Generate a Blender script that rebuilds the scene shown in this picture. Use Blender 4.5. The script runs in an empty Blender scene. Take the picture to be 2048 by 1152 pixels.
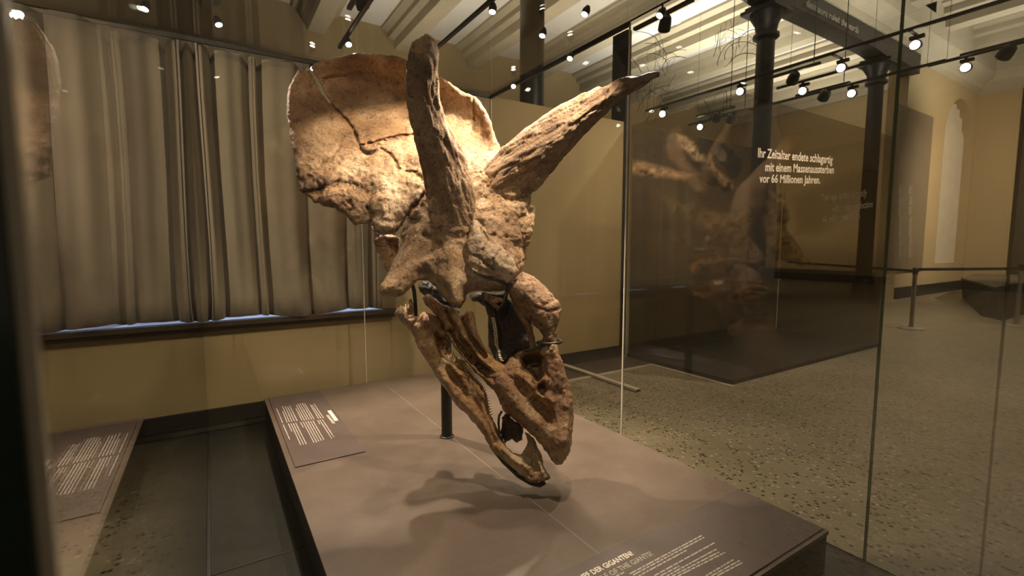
import bpy, bmesh, math, random
import numpy as np
from mathutils import Vector, Matrix

random.seed(7)
rng = np.random.RandomState(7)
S = bpy.context.scene
COL = S.collection
E = 1.6                       # eye height in metres; the plan below is measured in eye heights
PITCH = math.radians(5.12)
YAW = math.radians(32.4)
FPX = 948.0

# ------------------------------------------------------------------ camera
cam_d = bpy.data.cameras.new('camera')
cam = bpy.data.objects.new('camera', cam_d)
COL.objects.link(cam)
cam.location = (0, 0, E)
cam.rotation_euler = (math.radians(90) - PITCH, 0, -YAW)
cam_d.sensor_width = 36.0
cam_d.lens = FPX / 2048 * 36.0
cam_d.clip_start = 0.02
cam_d.clip_end = 200
cam_d.dof.use_dof = True
cam_d.dof.focus_distance = 2.85
cam_d.dof.aperture_fstop = 2.4
S.camera = cam

# ------------------------------------------------------------------ world, exposure
W = bpy.data.worlds.new('world')
S.world = W
W.use_nodes = True
W.node_tree.nodes['Background'].inputs[0].default_value = (1.0, 0.80, 0.56, 1)
W.node_tree.nodes['Background'].inputs[1].default_value = 0.07
S.view_settings.view_transform = 'Standard'
S.view_settings.look = 'None'
S.view_settings.gamma = 1
S.view_settings.exposure = 0.72
S.view_settings.use_curve_mapping = False
S.cycles.use_denoising = True
S.cycles.max_bounces = 8
S.cycles.transparent_max_bounces = 24
S.cycles.caustics_reflective = False
S.cycles.caustics_refractive = False
S.cycles.sample_clamp_indirect = 3.0

# ------------------------------------------------------------------ view geometry helpers
FWD = Vector((math.sin(YAW) * math.cos(PITCH), math.cos(YAW) * math.cos(PITCH), -math.sin(PITCH)))
RGT = Vector((math.cos(YAW), -math.sin(YAW), 0))
UPV = RGT.cross(FWD)
EYE = Vector((0, 0, E))
MB = np.array([[RGT[i], -UPV[i], FWD[i]] for i in range(3)])   # columns: right, down, forward

def ray(px, py):
    return RGT * ((px - 1024) / FPX) - UPV * ((py - 576) / FPX) + FWD

def onz(px, py, z):
    d = ray(px, py); return EYE + d * ((z - E) / d.z)

def ony(px, py, y):
    d = ray(px, py); return EYE + d * (y / d.y)

def onx(px, py, x):
    d = ray(px, py); return EYE + d * (x / d.x)

def at(px, py, z):
    return EYE + ray(px, py) * z

def topix(P):
    v = Vector(P) - EYE
    z = v.dot(FWD)
    return 1024 + FPX * v.dot(RGT) / z, 576 - FPX * v.dot(UPV) / z, z

# ------------------------------------------------------------------ plan (metres)
WALL_Y = 3.07 * E            # wall with the curtains
GX0, GX1 = -0.0575 * E, 1.70 * E
GY0, GY1 = 0.225 * E, 2.95 * E
GTOP = 2.035 * E             # underside of the case top
PLX0, PLX1, PLY0, PLY1 = 0.215 * E, 1.533 * E, 0.634 * E, 2.935 * E
PLZ = 0.145 * E
BX0, BX1, BY0, BY1 = 3.13 * E, 5.58 * E, 1.967 * E, 3.0 * E   # dark glass enclosure
ARC_Y = 3.62 * E
END_X = 14.6 * E
FAR_Y = 9.5 * E
CEIL = 5.25 * E

# ------------------------------------------------------------------ lights
def spot(name, loc, target, watts, angle=60, blend=0.4, color=(1.0, 0.79, 0.59), size=0.04):
    d = bpy.data.lights.new(name, 'SPOT')
    d.energy = watts; d.color = color; d.spot_size = math.radians(angle); d.spot_blend = blend
    d.shadow_soft_size = size
    o = bpy.data.objects.new(name, d); COL.objects.link(o)
    o.location = loc
    o.rotation_euler = (Vector(target) - Vector(loc)).to_track_quat('-Z', 'Y').to_euler()
    return o

WARM = (1.0, 0.80, 0.56)
SK = at(890, 430, 2.9)
FACE = at(960, 470, 2.85)
FRILL = at(760, 260, 3.1)
# lamps under the case lid (on two rails and along the lid edge) and two hall spots
ZLID = GTOP - .085
LID_LAMPS = [(onz(437, 48, ZLID), 30, (.9, 3.2, .3)), (onz(697, 88, ZLID), 280, (1.15, 2.3, .3)), (onz(985, 22, ZLID), 70, (1.25, 2.7, .9)), (onz(1085, 70, ZLID), 40, (1.3, 2.9, .5)),
             (onz(1170, 27, ZLID), 80, (1.3, 2.75, 1.3)), (onx(1320, 30, GX1 - .09), 110, (1.35, 2.6, 1.35)), (Vector((1.0, 2.80, ZLID)), 44, (1.05, 3.10, 1.5)), (Vector((1.70, 1.95, ZLID)), 120, (1.45, 2.75, 1.35)),
             (ony(626, 136, GY1 - .09), 40, (1.3, 2.6, .5)), (onz(868, 131, ZLID), 45, (1.3, 2.6, .5)), (onx(1027, 172, GX1 - .09), 65, (1.3, 2.6, .5)), (onx(1140, 116, GX1 - .09), 30, (1.3, 2.6, .5))]
for p, w, t in LID_LAMPS:
    d = (Vector(t) - p).normalized()
    spot('spot_light_lid', p + d * .04, t, w, 84, 0.5, size=.022)
spot('spot_light_front', (-1.9, -0.6, 4.7), at(920, 640, 2.85), 110, 26, 0.7)
spot('spot_light_front_right', (3.2, -0.6, 4.7), at(1010, 600, 2.75), 190, 22, 0.7)
# light on the walls and the floor of the hall
spot('spot_light_wall', (4.1, 2.3, 4.5), (3.8, WALL_Y, 1.5), 130, 95, 0.9)
spot('spot_light_curtain', (-2.9, 2.2, 3.1), (0.15, WALL_Y, 2.45), 320, 50, 0.9)
spot('spot_light_curtain', (0.2, 0.6, 5.4), (0.4, WALL_Y, 1.3), 160, 60, 0.9, size=.3)
spot('spot_light_floor', (6.6, 0.6, 4.6), (6.3, 0.9, 0), 300, 110, 0.9)
spot('spot_light_floor_far', (12.5, 1.5, 4.6), (12.5, 2.5, 0), 420, 120, 0.9)
spot('spot_light_end', (18.0, 1.0, 4.7), (22.0, 5.5, 2.5), 1300, 120, 0.9)
spot('spot_light_far_bay', (15.0, 9.5, 4.6), (20.0, 10.0, 1.6), 700, 130, 0.9)
spot('spot_light_mural', (6.0, 1.7, 4.4), (6.3, BY1, 1.7), 260, 80, 0.8)
for k, (x, y, w) in enumerate(((0.5, 4.6, 25), (3.5, 6.0, 130), (4.6, 12.8, 300), (3.4, 2.4, 150), (7.5, 4.0, 300), (7.5, 10.0, 520), (13.0, 3.0, 700), (12.5, 9.0, 1100), (18.5, 3.0, 800), (18.5, 9.0, 900))):
    spot('added_ceiling_uplight', (x, y, 4.5), (x, y, CEIL), w * 1.15, 150, 1.0, (1.0, 0.92, 0.82), size=.2)  # added upward spots without fixtures, there to brighten the ceiling

# ------------------------------------------------------------------ materials
def mat(name):
    m = bpy.data.materials.new(name); m.use_nodes = True
    nt = m.node_tree
    return m, nt, nt.nodes, nt.links, nt.nodes['Principled BSDF']

def ramp(nt, fac, stops):
    r = nt.nodes.new('ShaderNodeValToRGB')
    e = r.color_ramp.elements
    e[0].position, e[0].color = stops[0][0], (*stops[0][1], 1)
    e[1].position, e[1].color = stops[-1][0], (*stops[-1][1], 1)
    for p, c in stops[1:-1]:
        n = e.new(p); n.color = (*c, 1)
    nt.links.new(fac, r.inputs[0])
    return r.outputs[0]

def noise(nt, scale, detail=4, rough=0.55, vec=None, out='Fac'):
    n = nt.nodes.new('ShaderNodeTexNoise')
    n.inputs['Scale'].default_value = scale
    n.inputs['Detail'].default_value = detail
    n.inputs['Roughness'].default_value = rough
    if vec is not None: nt.links.new(vec, n.inputs['Vector'])
    return n.outputs[out]

def objco(nt, scale=(1, 1, 1)):
    t = nt.nodes.new('ShaderNodeTexCoord')
    mp = nt.nodes.new('ShaderNodeMapping')
    mp.inputs['Scale'].default_value = scale
    nt.links.new(t.outputs['Object'], mp.inputs['Vector'])
    return mp.outputs[0]

def mixrgb(nt, a, b, fac, mode='MIX'):
    m = nt.nodes.new('ShaderNodeMix'); m.data_type = 'RGBA'; m.blend_type = mode
    for s, v in ((6, a), (7, b)):
        if isinstance(v, tuple): m.inputs[s].default_value = (*v, 1)
        else: nt.links.new(v, m.inputs[s])
    if isinstance(fac, (int, float)): m.inputs[0].default_value = fac
    else: nt.links.new(fac, m.inputs[0])
    return m.outputs[2]

def bump(nt, h, strength, dist, normal=None):
    b = nt.nodes.new('ShaderNodeBump')
    b.inputs['Strength'].default_value = strength
    b.inputs['Distance'].default_value = dist
    nt.links.new(h, b.inputs['Height'])
    if normal is not None: nt.links.new(normal, b.inputs['Normal'])
    return b.outputs[0]

def plain(name, color, rough=0.6, var=0.12, scale=3.0, metal=0.0, bumpd=0.0, bscale=40, spec=0.5):
    m, nt, N, L, P = mat(name)
    v = objco(nt)
    c = ramp(nt, noise(nt, scale, 4, .6, v), [(.3, tuple(x * (1 - var) for x in color)), (.7, tuple(min(1, x * (1 + var)) for x in color))])
    L.new(c, P.inputs['Base Color'])
    P.inputs['Roughness'].default_value = rough
    P.inputs['Metallic'].default_value = metal
    P.inputs['Specular IOR Level'].default_value = spec
    if bumpd: L.new(bump(nt, noise(nt, bscale, 3, .6, v), .5, bumpd), P.inputs['Normal'])
    return m

def bone(name, dark, mid, light, stretch=(1, 1, 1), rough=0.34, grain=24, bd=0.005):
    m, nt, N, L, P = mat(name)
    v = objco(nt, stretch)
    c = ramp(nt, noise(nt, 3.6, 9, .66, v), [(.33, dark), (.5, mid), (.66, light)])
    # pits and wrinkles share one height field, so the hollows come out darker
    h1 = noise(nt, 26, 10, .70, v)
    c = mixrgb(nt, c, ramp(nt, h1, [(.36, (.30, .24, .19)), (.47, (1, 1, 1)), (.68, (1.0, 1.0, 1.0))]), .85, 'MULTIPLY')
    h2 = noise(nt, 110, 5, .7, v)
    c = mixrgb(nt, c, ramp(nt, h2, [(.34, (.55, .48, .42)), (.5, (1, 1, 1))]), .7, 'MULTIPLY')
    vo = N.new('ShaderNodeTexVoronoi'); vo.feature = 'DISTANCE_TO_EDGE'; vo.inputs['Scale'].default_value = grain
    wv = N.new('ShaderNodeVectorMath'); wv.operation = 'MULTIPLY_ADD'
    L.new(noise(nt, 8, 5, .65, v, 'Color'), wv.inputs[0]); wv.inputs[1].default_value = (.22, .22, .22); L.new(v, wv.inputs[2])
    L.new(wv.outputs[0], vo.inputs['Vector'])
    ck = ramp(nt, vo.outputs['Distance'], [(0.0, (.12, .09, .07)), (.035, (1, 1, 1))])
    msk = ramp(nt, noise(nt, 6, 3, .6, v), [(.46, (0, 0, 0)), (.56, (1, 1, 1))])
    c = mixrgb(nt, c, mixrgb(nt, c, ck, 1.0, 'MULTIPLY'), msk)
    L.new(c, P.inputs['Base Color'])
    L.new(ramp(nt, h2, [(.3, (rough + .25,) * 3), (.6, (rough,) * 3)]), P.inputs['Roughness'])
    P.inputs['Specular IOR Level'].default_value = 0.6
    n1 = bump(nt, h1, .9, bd * 4.5)
    n2 = bump(nt, h2, .8, bd * .9, n1)
    ckb = N.new('ShaderNodeMath'); ckb.operation = 'MULTIPLY'
    L.new(ck, ckb.inputs[0]); L.new(msk, ckb.inputs[1])
    L.new(bump(nt, ckb.outputs[0], .5, bd, n2), P.inputs['Normal'])
    return m

def glass(name, tint=(1, 1, 1), r0=0.04, rough=0.0, boost=1.0):
    m = bpy.data.materials.new(name); m.use_nodes = True
    nt = m.node_tree; N = nt.nodes; L = nt.links
    N.clear()
    out = N.new('ShaderNodeOutputMaterial')
    tr = N.new('ShaderNodeBsdfTransparent'); tr.inputs[0].default_value = (*tint, 1)
    gl = N.new('ShaderNodeBsdfGlossy'); gl.inputs['Roughness'].default_value = rough
    lw = N.new('ShaderNodeLayerWeight'); lw.inputs['Blend'].default_value = 0.5
    pw = N.new('ShaderNodeMath'); pw.operation = 'POWER'; pw.inputs[1].default_value = 5
    ma = N.new('ShaderNodeMath'); ma.operation = 'MULTIPLY_ADD'; ma.inputs[1].default_value = (1 - r0) * boost; ma.inputs[2].default_value = r0
    mx = N.new('ShaderNodeMixShader')
    L.new(lw.outputs['Facing'], pw.inputs[0]); L.new(pw.outputs[0], ma.inputs[0]); L.new(ma.outputs[0], mx.inputs[0])
    L.new(tr.outputs[0], mx.inputs[1]); L.new(gl.outputs[0], mx.inputs[2]); L.new(mx.outputs[0], out.inputs[0])
    return m

def emit(name, color, strength):
    m = bpy.data.materials.new(name); m.use_nodes = True
    nt = m.node_tree; nt.nodes.clear()
    o = nt.nodes.new('ShaderNodeOutputMaterial'); e = nt.nodes.new('ShaderNodeEmission')
    e.inputs[0].default_value = (*color, 1); e.inputs[1].default_value = strength
    nt.links.new(e.outputs[0], o.inputs[0])
    return m

M = {}
M['wall'] = plain('olive_wall', (.40, .30, .15), .75, .05, 2, bumpd=.002, bscale=60)
M['wall_far'] = plain('far_wall', (.36, .27, .14), .8, .05, 1)
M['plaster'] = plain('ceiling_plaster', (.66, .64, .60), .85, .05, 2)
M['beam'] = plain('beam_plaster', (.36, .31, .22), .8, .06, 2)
M['black'] = plain('black_metal', (.012, .012, .011), .45, .1, 8, bumpd=.0008)
M['iron'] = plain('dark_iron', (.016, .013, .010), .45, .15, 5, bumpd=.002)
M['base'] = plain('dark_baseboard', (.022, .019, .014), .5, .15, 6)
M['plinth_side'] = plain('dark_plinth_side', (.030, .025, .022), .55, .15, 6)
M['panel'] = plain('purple_brown_panel', (.085, .062, .055), .5, .05, 8)
M['panel_edge'] = plain('panel_edge', (.05, .036, .032), .5, .05, 8)
M['print'] = plain('white_print', (.78, .72, .64), .6, .03, 20)
M['print_dim'] = plain('grey_print', (.40, .36, .31), .6, .03, 20)
M['print_body'] = plain('body_print', (.46, .41, .36), .6, .03, 20)
M['seal'] = plain('clear_seal', (.75, .70, .58), .3, .1, 10)
M['joint'] = plain('pale_plinth_joint', (.30, .25, .20), .6, .1, 10)
M['bar'] = plain('beige_metal_paint', (.46, .40, .29), .45, .08, 10)
M['green_edge'] = plain('green_glass_edge', (.010, .035, .022), .15, .2, 6, spec=.8)
M['green_bright'] = plain('bright_green_glass_edge', (.10, .21, .125), .2, .2, 6, spec=.8)
M['steel'] = plain('brushed_steel', (.36, .33, .27), .35, .1, 12, metal=.6)
M['sill'] = plain('dark_wood_sill', (.050, .030, .017), .5, .2, 10, bumpd=.001)
M['strip'] = plain('stone_strip', (.36, .30, .20), .6, .1, 12)
M['border'] = plain('dark_floor_border', (.045, .036, .026), .5, .2, 14)
M['tile'] = plain('slate_tile', (.020, .0205, .0175), .30, .12, 9, bumpd=.0008, bscale=80, spec=.25)
M['lamp'] = emit('lamp_glow', (1.0, .90, .74), 14)
M['window'] = emit('daylight_leak', (.50, .60, .95), 0.55)
M['glass'] = glass('case_glass', (.975, .985, .97))
M['lid'] = glass('smoked_lid_glass', (.78, .76, .72), .05)
M['smoked'] = glass('smoked_glass', (.86, .84, .80), .03)
M['tooth'] = plain('tooth_enamel', (.62, .50, .34), .25, .2, 30)
M['tooth_dark'] = plain('tooth_brown', (.20, .12, .06), .3, .3, 30)

def terrazzo():
    m, nt, N, L, P = mat('terrazzo_floor')
    v = objco(nt)
    base = ramp(nt, noise(nt, 1.2, 4, .6, v), [(.3, (.20, .165, .105)), (.7, (.27, .225, .15))])
    vo = N.new('ShaderNodeTexVoronoi'); vo.inputs['Scale'].default_value = 38; vo.inputs['Randomness'].default_value = 1
    L.new(v, vo.inputs['Vector'])
    sep = N.new('ShaderNodeSeparateColor'); L.new(vo.outputs['Color'], sep.inputs[0])
    dk = ramp(nt, sep.outputs[0], [(.22, (.07, .055, .04)), (.25, (1, 1, 1))])
    lt = ramp(nt, sep.outputs[1], [(.86, (0, 0, 0)), (.90, (1, 1, 1))])
    sz = ramp(nt, vo.outputs['Distance'], [(.38, (1, 1, 1)), (.50, (0, 0, 0))])
    c = mixrgb(nt, base, mixrgb(nt, base, dk, 1, 'MULTIPLY'), sz)
    ltm = mixrgb(nt, lt, sz, 1, 'MULTIPLY')
    c = mixrgb(nt, c, (.42, .37, .28), ltm)
    c = mixrgb(nt, c, ramp(nt, noise(nt, 120, 3, .7, v), [(.35, (.55, .52, .48)), (.65, (1, 1, 1))]), .6, 'MULTIPLY')
    L.new(c, P.inputs['Base Color'])
    P.inputs['Roughness'].default_value = .42
    return m
M['terrazzo'] = terrazzo()

def plinth_mat():
    m, nt, N, L, P = mat('plinth_board')
    v = objco(nt, (1, 1, 1))
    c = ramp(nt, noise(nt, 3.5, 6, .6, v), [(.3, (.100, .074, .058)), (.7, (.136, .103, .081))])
    v2 = objco(nt, (10, 60, 10))
    c = mixrgb(nt, c, ramp(nt, noise(nt, 1.0, 4, .6, v2), [(.3, (.86, .86, .86)), (.7, (1, 1, 1))]), .8, 'MULTIPLY')
    L.new(c, P.inputs['Base Color'])
    P.inputs['Roughness'].default_value = .38
    P.inputs['Specular IOR Level'].default_value = .45
    L.new(bump(nt, noise(nt, 60, 3, .6, v), .3, .0008), P.inputs['Normal'])
    return m
M['plinth'] = plinth_mat()

def curtain_mat():
    m, nt, N, L, P = mat('taupe_curtain')
    v = objco(nt, (1, 1, 1))
    c = ramp(nt, noise(nt, 2.0, 4, .6, v), [(.3, (.28, .225, .165)), (.7, (.34, .28, .21))])
    L.new(c, P.inputs['Base Color'])
    P.inputs['Roughness'].default_value = .9
    P.inputs['Sheen Weight'].default_value = .2
    v2 = objco(nt, (900, 900, 900))
    L.new(bump(nt, noise(nt, 1, 2, .5, v2), .2, .0005), P.inputs['Normal'])
    return m
M['curtain'] = curtain_mat()
M['curtain_pale'] = plain('pale_curtain', (.45, .39, .29), .9, .08, 3)

M['bone_frill'] = bone('bone_frill', (.20, .100, .040), (.40, .235, .110), (.60, .43, .26), rough=.36)
M['bone_face'] = bone('bone_face', (.24, .125, .055), (.44, .275, .135), (.66, .51, .34), rough=.36)
M['bone_pale_sheen'] = bone('bone_pale_sheen', (.28, .17, .095), (.50, .35, .215), (.68, .53, .37), rough=.26, grain=14)
M['bone_horn'] = bone('bone_horn', (.20, .105, .050), (.36, .22, .115), (.50, .35, .21), rough=.5, grain=20)
M['bone_snout'] = bone('bone_snout', (.22, .105, .045), (.40, .22, .105), (.60, .42, .25), rough=.30)
M['bone_jaw'] = bone('bone_jaw', (.27, .13, .05), (.48, .28, .12), (.68, .51, .31), rough=.28)
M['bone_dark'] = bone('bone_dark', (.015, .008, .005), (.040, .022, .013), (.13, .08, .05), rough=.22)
M['bone_nose'] = bone('bone_nose', (.25, .125, .055), (.36, .205, .105), (.46, .29, .17), rough=.5, grain=14)

# ------------------------------------------------------------------ object helpers
def link(name, me, m=None, parent=None, smooth=False):
    o = bpy.data.objects.new(name, me)
    COL.objects.link(o)
    if m is not None and not me.materials: me.materials.append(m)
    if parent is not None: o.parent = parent
    if smooth: me.polygons.foreach_set('use_smooth', [True] * len(me.polygons))
    return o

def tag(o, label=None, cat=None, group=None, kind=None):
    if label: o['label'] = label
    if cat: o['category'] = cat
    if group: o['group'] = group
    if kind: o['kind'] = kind
    return o

def empty(name, loc, label, cat, group=None):
    o = bpy.data.objects.new(name, None); COL.objects.link(o)
    o.location = loc; o.empty_display_size = .1
    return tag(o, label, cat, group)

class Geo:
    """collects boxes, prisms and lathes, then links them as one mesh object"""
    def __init__(s): s.bm = bmesh.new()
    def box(s, x0, x1, y0, y1, z0, z1, bev=0):
        r = bmesh.ops.create_cube(s.bm, size=1)
        vs = r['verts']
        for v in vs:
            v.co = Vector(((x0 + x1) / 2 + v.co.x * (x1 - x0), (y0 + y1) / 2 + v.co.y * (y1 - y0), (z0 + z1) / 2 + v.co.z * (z1 - z0)))
        if bev:
            es = list({e for v in vs for e in v.link_edges})
            bmesh.ops.bevel(s.bm, geom=es, offset=bev, segments=2, affect='EDGES', profile=.6)
        return s
    def prism(s, pts, axis, a0, a1):
        """pts: 2D outline; extruded along axis 'x','y' or 'z'"""
        def mk(p, a):
            return {'x': (a, p[0], p[1]), 'y': (p[0], a, p[1]), 'z': (p[0], p[1], a)}[axis]
        A = [s.bm.verts.new(mk(p, a0)) for p in pts]
        B = [s.bm.verts.new(mk(p, a1)) for p in pts]
        n = len(pts)
        fs = [s.bm.faces.new(A), s.bm.faces.new(B[::-1])]
        for i in range(n):
            fs.append(s.bm.faces.new((A[i], B[i], B[(i + 1) % n], A[(i + 1) % n])))
        bmesh.ops.recalc_face_normals(s.bm, faces=fs)
        return s
    def lathe(s, prof, c=(0, 0, 0), seg=24, mtx=None):
        rings = []
        for r, z in prof:
            ring = []
            for k in range(seg):
                a = 2 * math.pi * k / seg
                p = Vector((r * math.cos(a), r * math.sin(a), z))
                if mtx is not None: p = mtx @ p
                ring.append(s.bm.verts.new(p + Vector(c)))
            rings.append(ring)
        fs = [s.bm.faces.new(rings[0][::-1]), s.bm.faces.new(rings[-1])]
        for a, b in zip(rings, rings[1:]):
            for k in range(seg):
                fs.append(s.bm.faces.new((a[k], a[(k + 1) % seg], b[(k + 1) % seg], b[k])))
        bmesh.ops.recalc_face_normals(s.bm, faces=fs)
        return s
    def tube(s, pts, r, seg=10):
        pts = [Vector(p) for p in pts]
        rs = r if isinstance(r, (list, tuple)) else [r] * len(pts)
        rings = []
        ref = Vector((.31, .52, .79)).normalized()
        for i, p in enumerate(pts):
            t = (pts[min(i + 1, len(pts) - 1)] - pts[max(i - 1, 0)]).normalized()
            u = t.cross(ref).normalized(); w = t.cross(u)
            rings.append([s.bm.verts.new(p + (u * math.cos(2 * math.pi * k / seg) + w * math.sin(2 * math.pi * k / seg)) * rs[i]) for k in range(seg)])
        fs = [s.bm.faces.new(rings[0][::-1]), s.bm.faces.new(rings[-1])]
        for a, b in zip(rings, rings[1:]):
            for k in range(seg):
                fs.append(s.bm.faces.new((a[k], a[(k + 1) % seg], b[(k + 1) % seg], b[k])))
        bmesh.ops.recalc_face_normals(s.bm, faces=fs)
        return s
    def done(s, name, m, parent=None, smooth=False, origin=None):
        me = bpy.data.meshes.new(name)
        if origin is not None: bmesh.ops.translate(s.bm, verts=s.bm.verts, vec=-Vector(origin))
        s.bm.to_mesh(me); s.bm.free()
        o = link(name, me, m, parent, False)
        if origin is not None: o.location = origin
        if smooth:
            for p in me.polygons: p.use_smooth = True
            me.set_sharp_from_angle(angle=math.radians(40))
        return o

def struct(o): return tag(o, kind='structure')

# ================================================================== SETTING
struct(Geo().box(-14, END_X + .3, -12, FAR_Y + .3, -.1, 0).done('floor', M['terrazzo']))
fl = bpy.data.objects['floor']
# dark border of the floor along the wall, its pale stone strip
Geo().box(GX1 + .06, BX0 - .02, 2.70 * E, WALL_Y - .06, 0, .004).box(-9, GX1 + .06, GY1 + .004, WALL_Y - .03, 0, .004).done('floor_border', M['border'], fl)
Geo().box(GX1 + .06, BX0 - .02, 2.655 * E, 2.70 * E, 0, .006).done('stone_strip', M['strip'], fl)
Geo().box(BX0 - .09, BX0 - .02, BY0 - .05, 2.655 * E, 0, .006).done('stone_strip', M['strip'], fl)

WTOP = 2.077 * E
WX1 = BX0 + .02
wb = struct(Geo().box(-9, WX1, WALL_Y, WALL_Y + .25, 0, WTOP).done('wall_back', M['wall']))
Geo().box(WX1 - .055, WX1 + .03, WALL_Y - .03, WALL_Y + .25, 0.0, ony(1252, 60, WALL_Y).z).done('dark_reflection_strip', M['black'], wb)  # solid black upright standing in for a dark strip of reflection
bb = struct(Geo().box(-9, WX1 - .04, WALL_Y - .03, WALL_Y, 0, .15).box(-9, WX1 - .04, WALL_Y - .045, WALL_Y, 0, .03).done('baseboard_back', M['base']))
sl = struct(Geo().box(-4.2, 1.62, WALL_Y - .10, WALL_Y, .895, .94, .006).box(-4.2, 1.62, WALL_Y - .055, WALL_Y, .85, .895).done('trim_1', M['sill']))
tag(sl, 'dark wooden window sill below the taupe curtain')
we = struct(Geo().box(END_X, END_X + .3, -12, FAR_Y, 0, CEIL).done('wall_right', M['wall_far']))
wf = struct(Geo().box(WX1, END_X, FAR_Y, FAR_Y + .3, 0, CEIL).box(-9, WX1, FAR_Y, FAR_Y + .3, 0, CEIL).done('wall_far', M['wall_far']))
struct(Geo().box(END_X - .05, END_X, -12, ARC_Y, 0, .32).done('baseboard_right', M['base']))
struct(Geo().box(END_X - .06, END_X, ARC_Y + .4, FAR_Y, 0, .5).done('baseboard_far', M['base']))

# arcade wall past the second column, with the arched window and its pale curtain
AX0 = 10.75 * E
def arch_outline(xc, hw, z0, zs, n=14):
    pts = [(xc - hw, z0)]
    for k in range(n + 1):
        a = math.pi - math.pi * k / n
        pts.append((xc + hw * math.cos(a), zs + hw * math.sin(a)))
    pts.append((xc + hw, z0))
    return pts
pa = ony(1868, 540, ARC_Y); pb = ony(1925, 540, ARC_Y)
wxc = (pa.x + pb.x) / 2; whw = abs(pb.x - pa.x) / 2
wzt = ony(1893, 182, ARC_Y).z; wz0 = ony(1880, 528, ARC_Y).z
out = arch_outline(wxc, whw, wz0, wzt - whw)
g = Geo()
# wall built as pieces round the opening
g.box(AX0, wxc - whw, ARC_Y, ARC_Y + .5, 0, CEIL)
g.box(wxc + whw, END_X, ARC_Y, ARC_Y + .5, 0, CEIL)
g.box(wxc - whw, wxc + whw, ARC_Y, ARC_Y + .5, 0, wz0)
arc = out[1:-1]
g.prism(arc + [(wxc + whw, CEIL), (wxc - whw, CEIL)], 'y', ARC_Y, ARC_Y + .5)
wa = struct(g.done('wall_arcade', M['wall_far']))
struct(Geo().box(AX0, END_X - .05, ARC_Y - .04, ARC_Y, 0, .34).done('baseboard_arcade', M['base']))
g = Geo(); 
N_ = 46
prof = [(wxc - whw - .1 + (2 * whw + .2) * k / N_, ARC_Y + .30 + .05 * math.sin(k * 1.25)) for k in range(N_ + 1)]
bm = g.bm
rows = []
for z in (wz0 - .02, wzt + .1):
    rows.append([bm.verts.new((x, y, z)) for x, y in prof] + [bm.verts.new((x, y + .02, z)) for x, y in prof[::-1]])
nn = len(rows[0])
for k in range(nn):
    bm.faces.new((rows[0][k], rows[0][(k + 1) % nn], rows[1][(k + 1) % nn], rows[1][k]))
bmesh.ops.recalc_face_normals(bm, faces=bm.faces)
tag(g.done('window_curtain', M['curtain_pale'], smooth=True), 'pale pleated curtain filling the tall arched window at the far right', 'curtain')
struct(Geo().box(wxc - whw, wxc + whw, ARC_Y + .44, ARC_Y + .48, wz0, wzt).done('window_1', M['wall_far']))
# brown information board beside the window
b0 = ony(1790, 470, ARC_Y); b1 = ony(1846, 470, ARC_Y)
bt = ony(1815, 216, ARC_Y).z; bz0 = ony(1800, 545, ARC_Y).z
tb = empty('graphic_board', ((b0.x + b1.x) / 2, ARC_Y - .03, bz0), 'tall brown graphic board on the far wall left of the arched window', 'board')
M['board'] = plain('brown_board', (.165, .125, .075), .7, .08, 2)
M['sheet'] = plain('pale_sheet', (.215, .175, .115), .7, .06, 4)
def child(o, p):
    o.parent = p
    o.matrix_parent_inverse = Matrix.Translation(-p.location)
    return o
child(Geo().box(b0.x - .5, b1.x, ARC_Y - .04, ARC_Y - .005, bz0, bt).done('panel', M['board']), tb)
for r in range(7):
    for c in range(2):
        q = ony(1800 + c * 20 + (r % 2), 380 + r * 21, ARC_Y - .05)
        w = .27 + .03 * random.random(); h = .27 + .05 * random.random()
        child(Geo().box(q.x - w / 2, q.x + w / 2, ARC_Y - .05, ARC_Y - .04, q.z - h / 2, q.z + h / 2, .004).done('sheet', M['sheet']), tb)

# cornice along arcade wall and end wall, pilaster by the dark doorway
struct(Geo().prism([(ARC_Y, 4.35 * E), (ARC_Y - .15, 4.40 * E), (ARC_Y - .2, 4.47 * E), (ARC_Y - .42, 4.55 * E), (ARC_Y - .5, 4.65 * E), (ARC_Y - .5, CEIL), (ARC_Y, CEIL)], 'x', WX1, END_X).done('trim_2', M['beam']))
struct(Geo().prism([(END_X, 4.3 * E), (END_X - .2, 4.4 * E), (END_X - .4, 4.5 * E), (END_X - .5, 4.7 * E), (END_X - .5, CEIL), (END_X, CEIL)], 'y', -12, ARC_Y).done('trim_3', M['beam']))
q = onx(2012, 560, END_X)
M['dark_open'] = plain('dark_doorway', (.03, .022, .013), .7, .2, 2)
d1 = struct(Geo().box(END_X - .03, END_X + .02, q.y - 3.2, q.y, .0, onx(2014, 155, END_X).z - .4).done('door_1', M['dark_open']))
Geo().box(END_X - .07, END_X - .03, q.y - 3.2, q.y - .75, .0, onx(2040, 235, END_X).z).done('dark_inner_leaf', M['black'], d1)

# ceiling with plaster beams running away from the viewer
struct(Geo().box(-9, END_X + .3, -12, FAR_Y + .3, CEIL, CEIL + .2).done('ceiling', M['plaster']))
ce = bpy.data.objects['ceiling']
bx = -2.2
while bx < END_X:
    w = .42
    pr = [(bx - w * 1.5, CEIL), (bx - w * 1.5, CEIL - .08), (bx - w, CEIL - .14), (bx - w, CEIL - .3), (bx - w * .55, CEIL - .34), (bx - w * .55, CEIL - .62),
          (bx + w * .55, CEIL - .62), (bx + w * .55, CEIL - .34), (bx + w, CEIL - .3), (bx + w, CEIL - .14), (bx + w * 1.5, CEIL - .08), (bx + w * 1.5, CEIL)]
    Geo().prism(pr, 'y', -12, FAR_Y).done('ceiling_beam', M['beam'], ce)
    bx += 2.55

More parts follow.
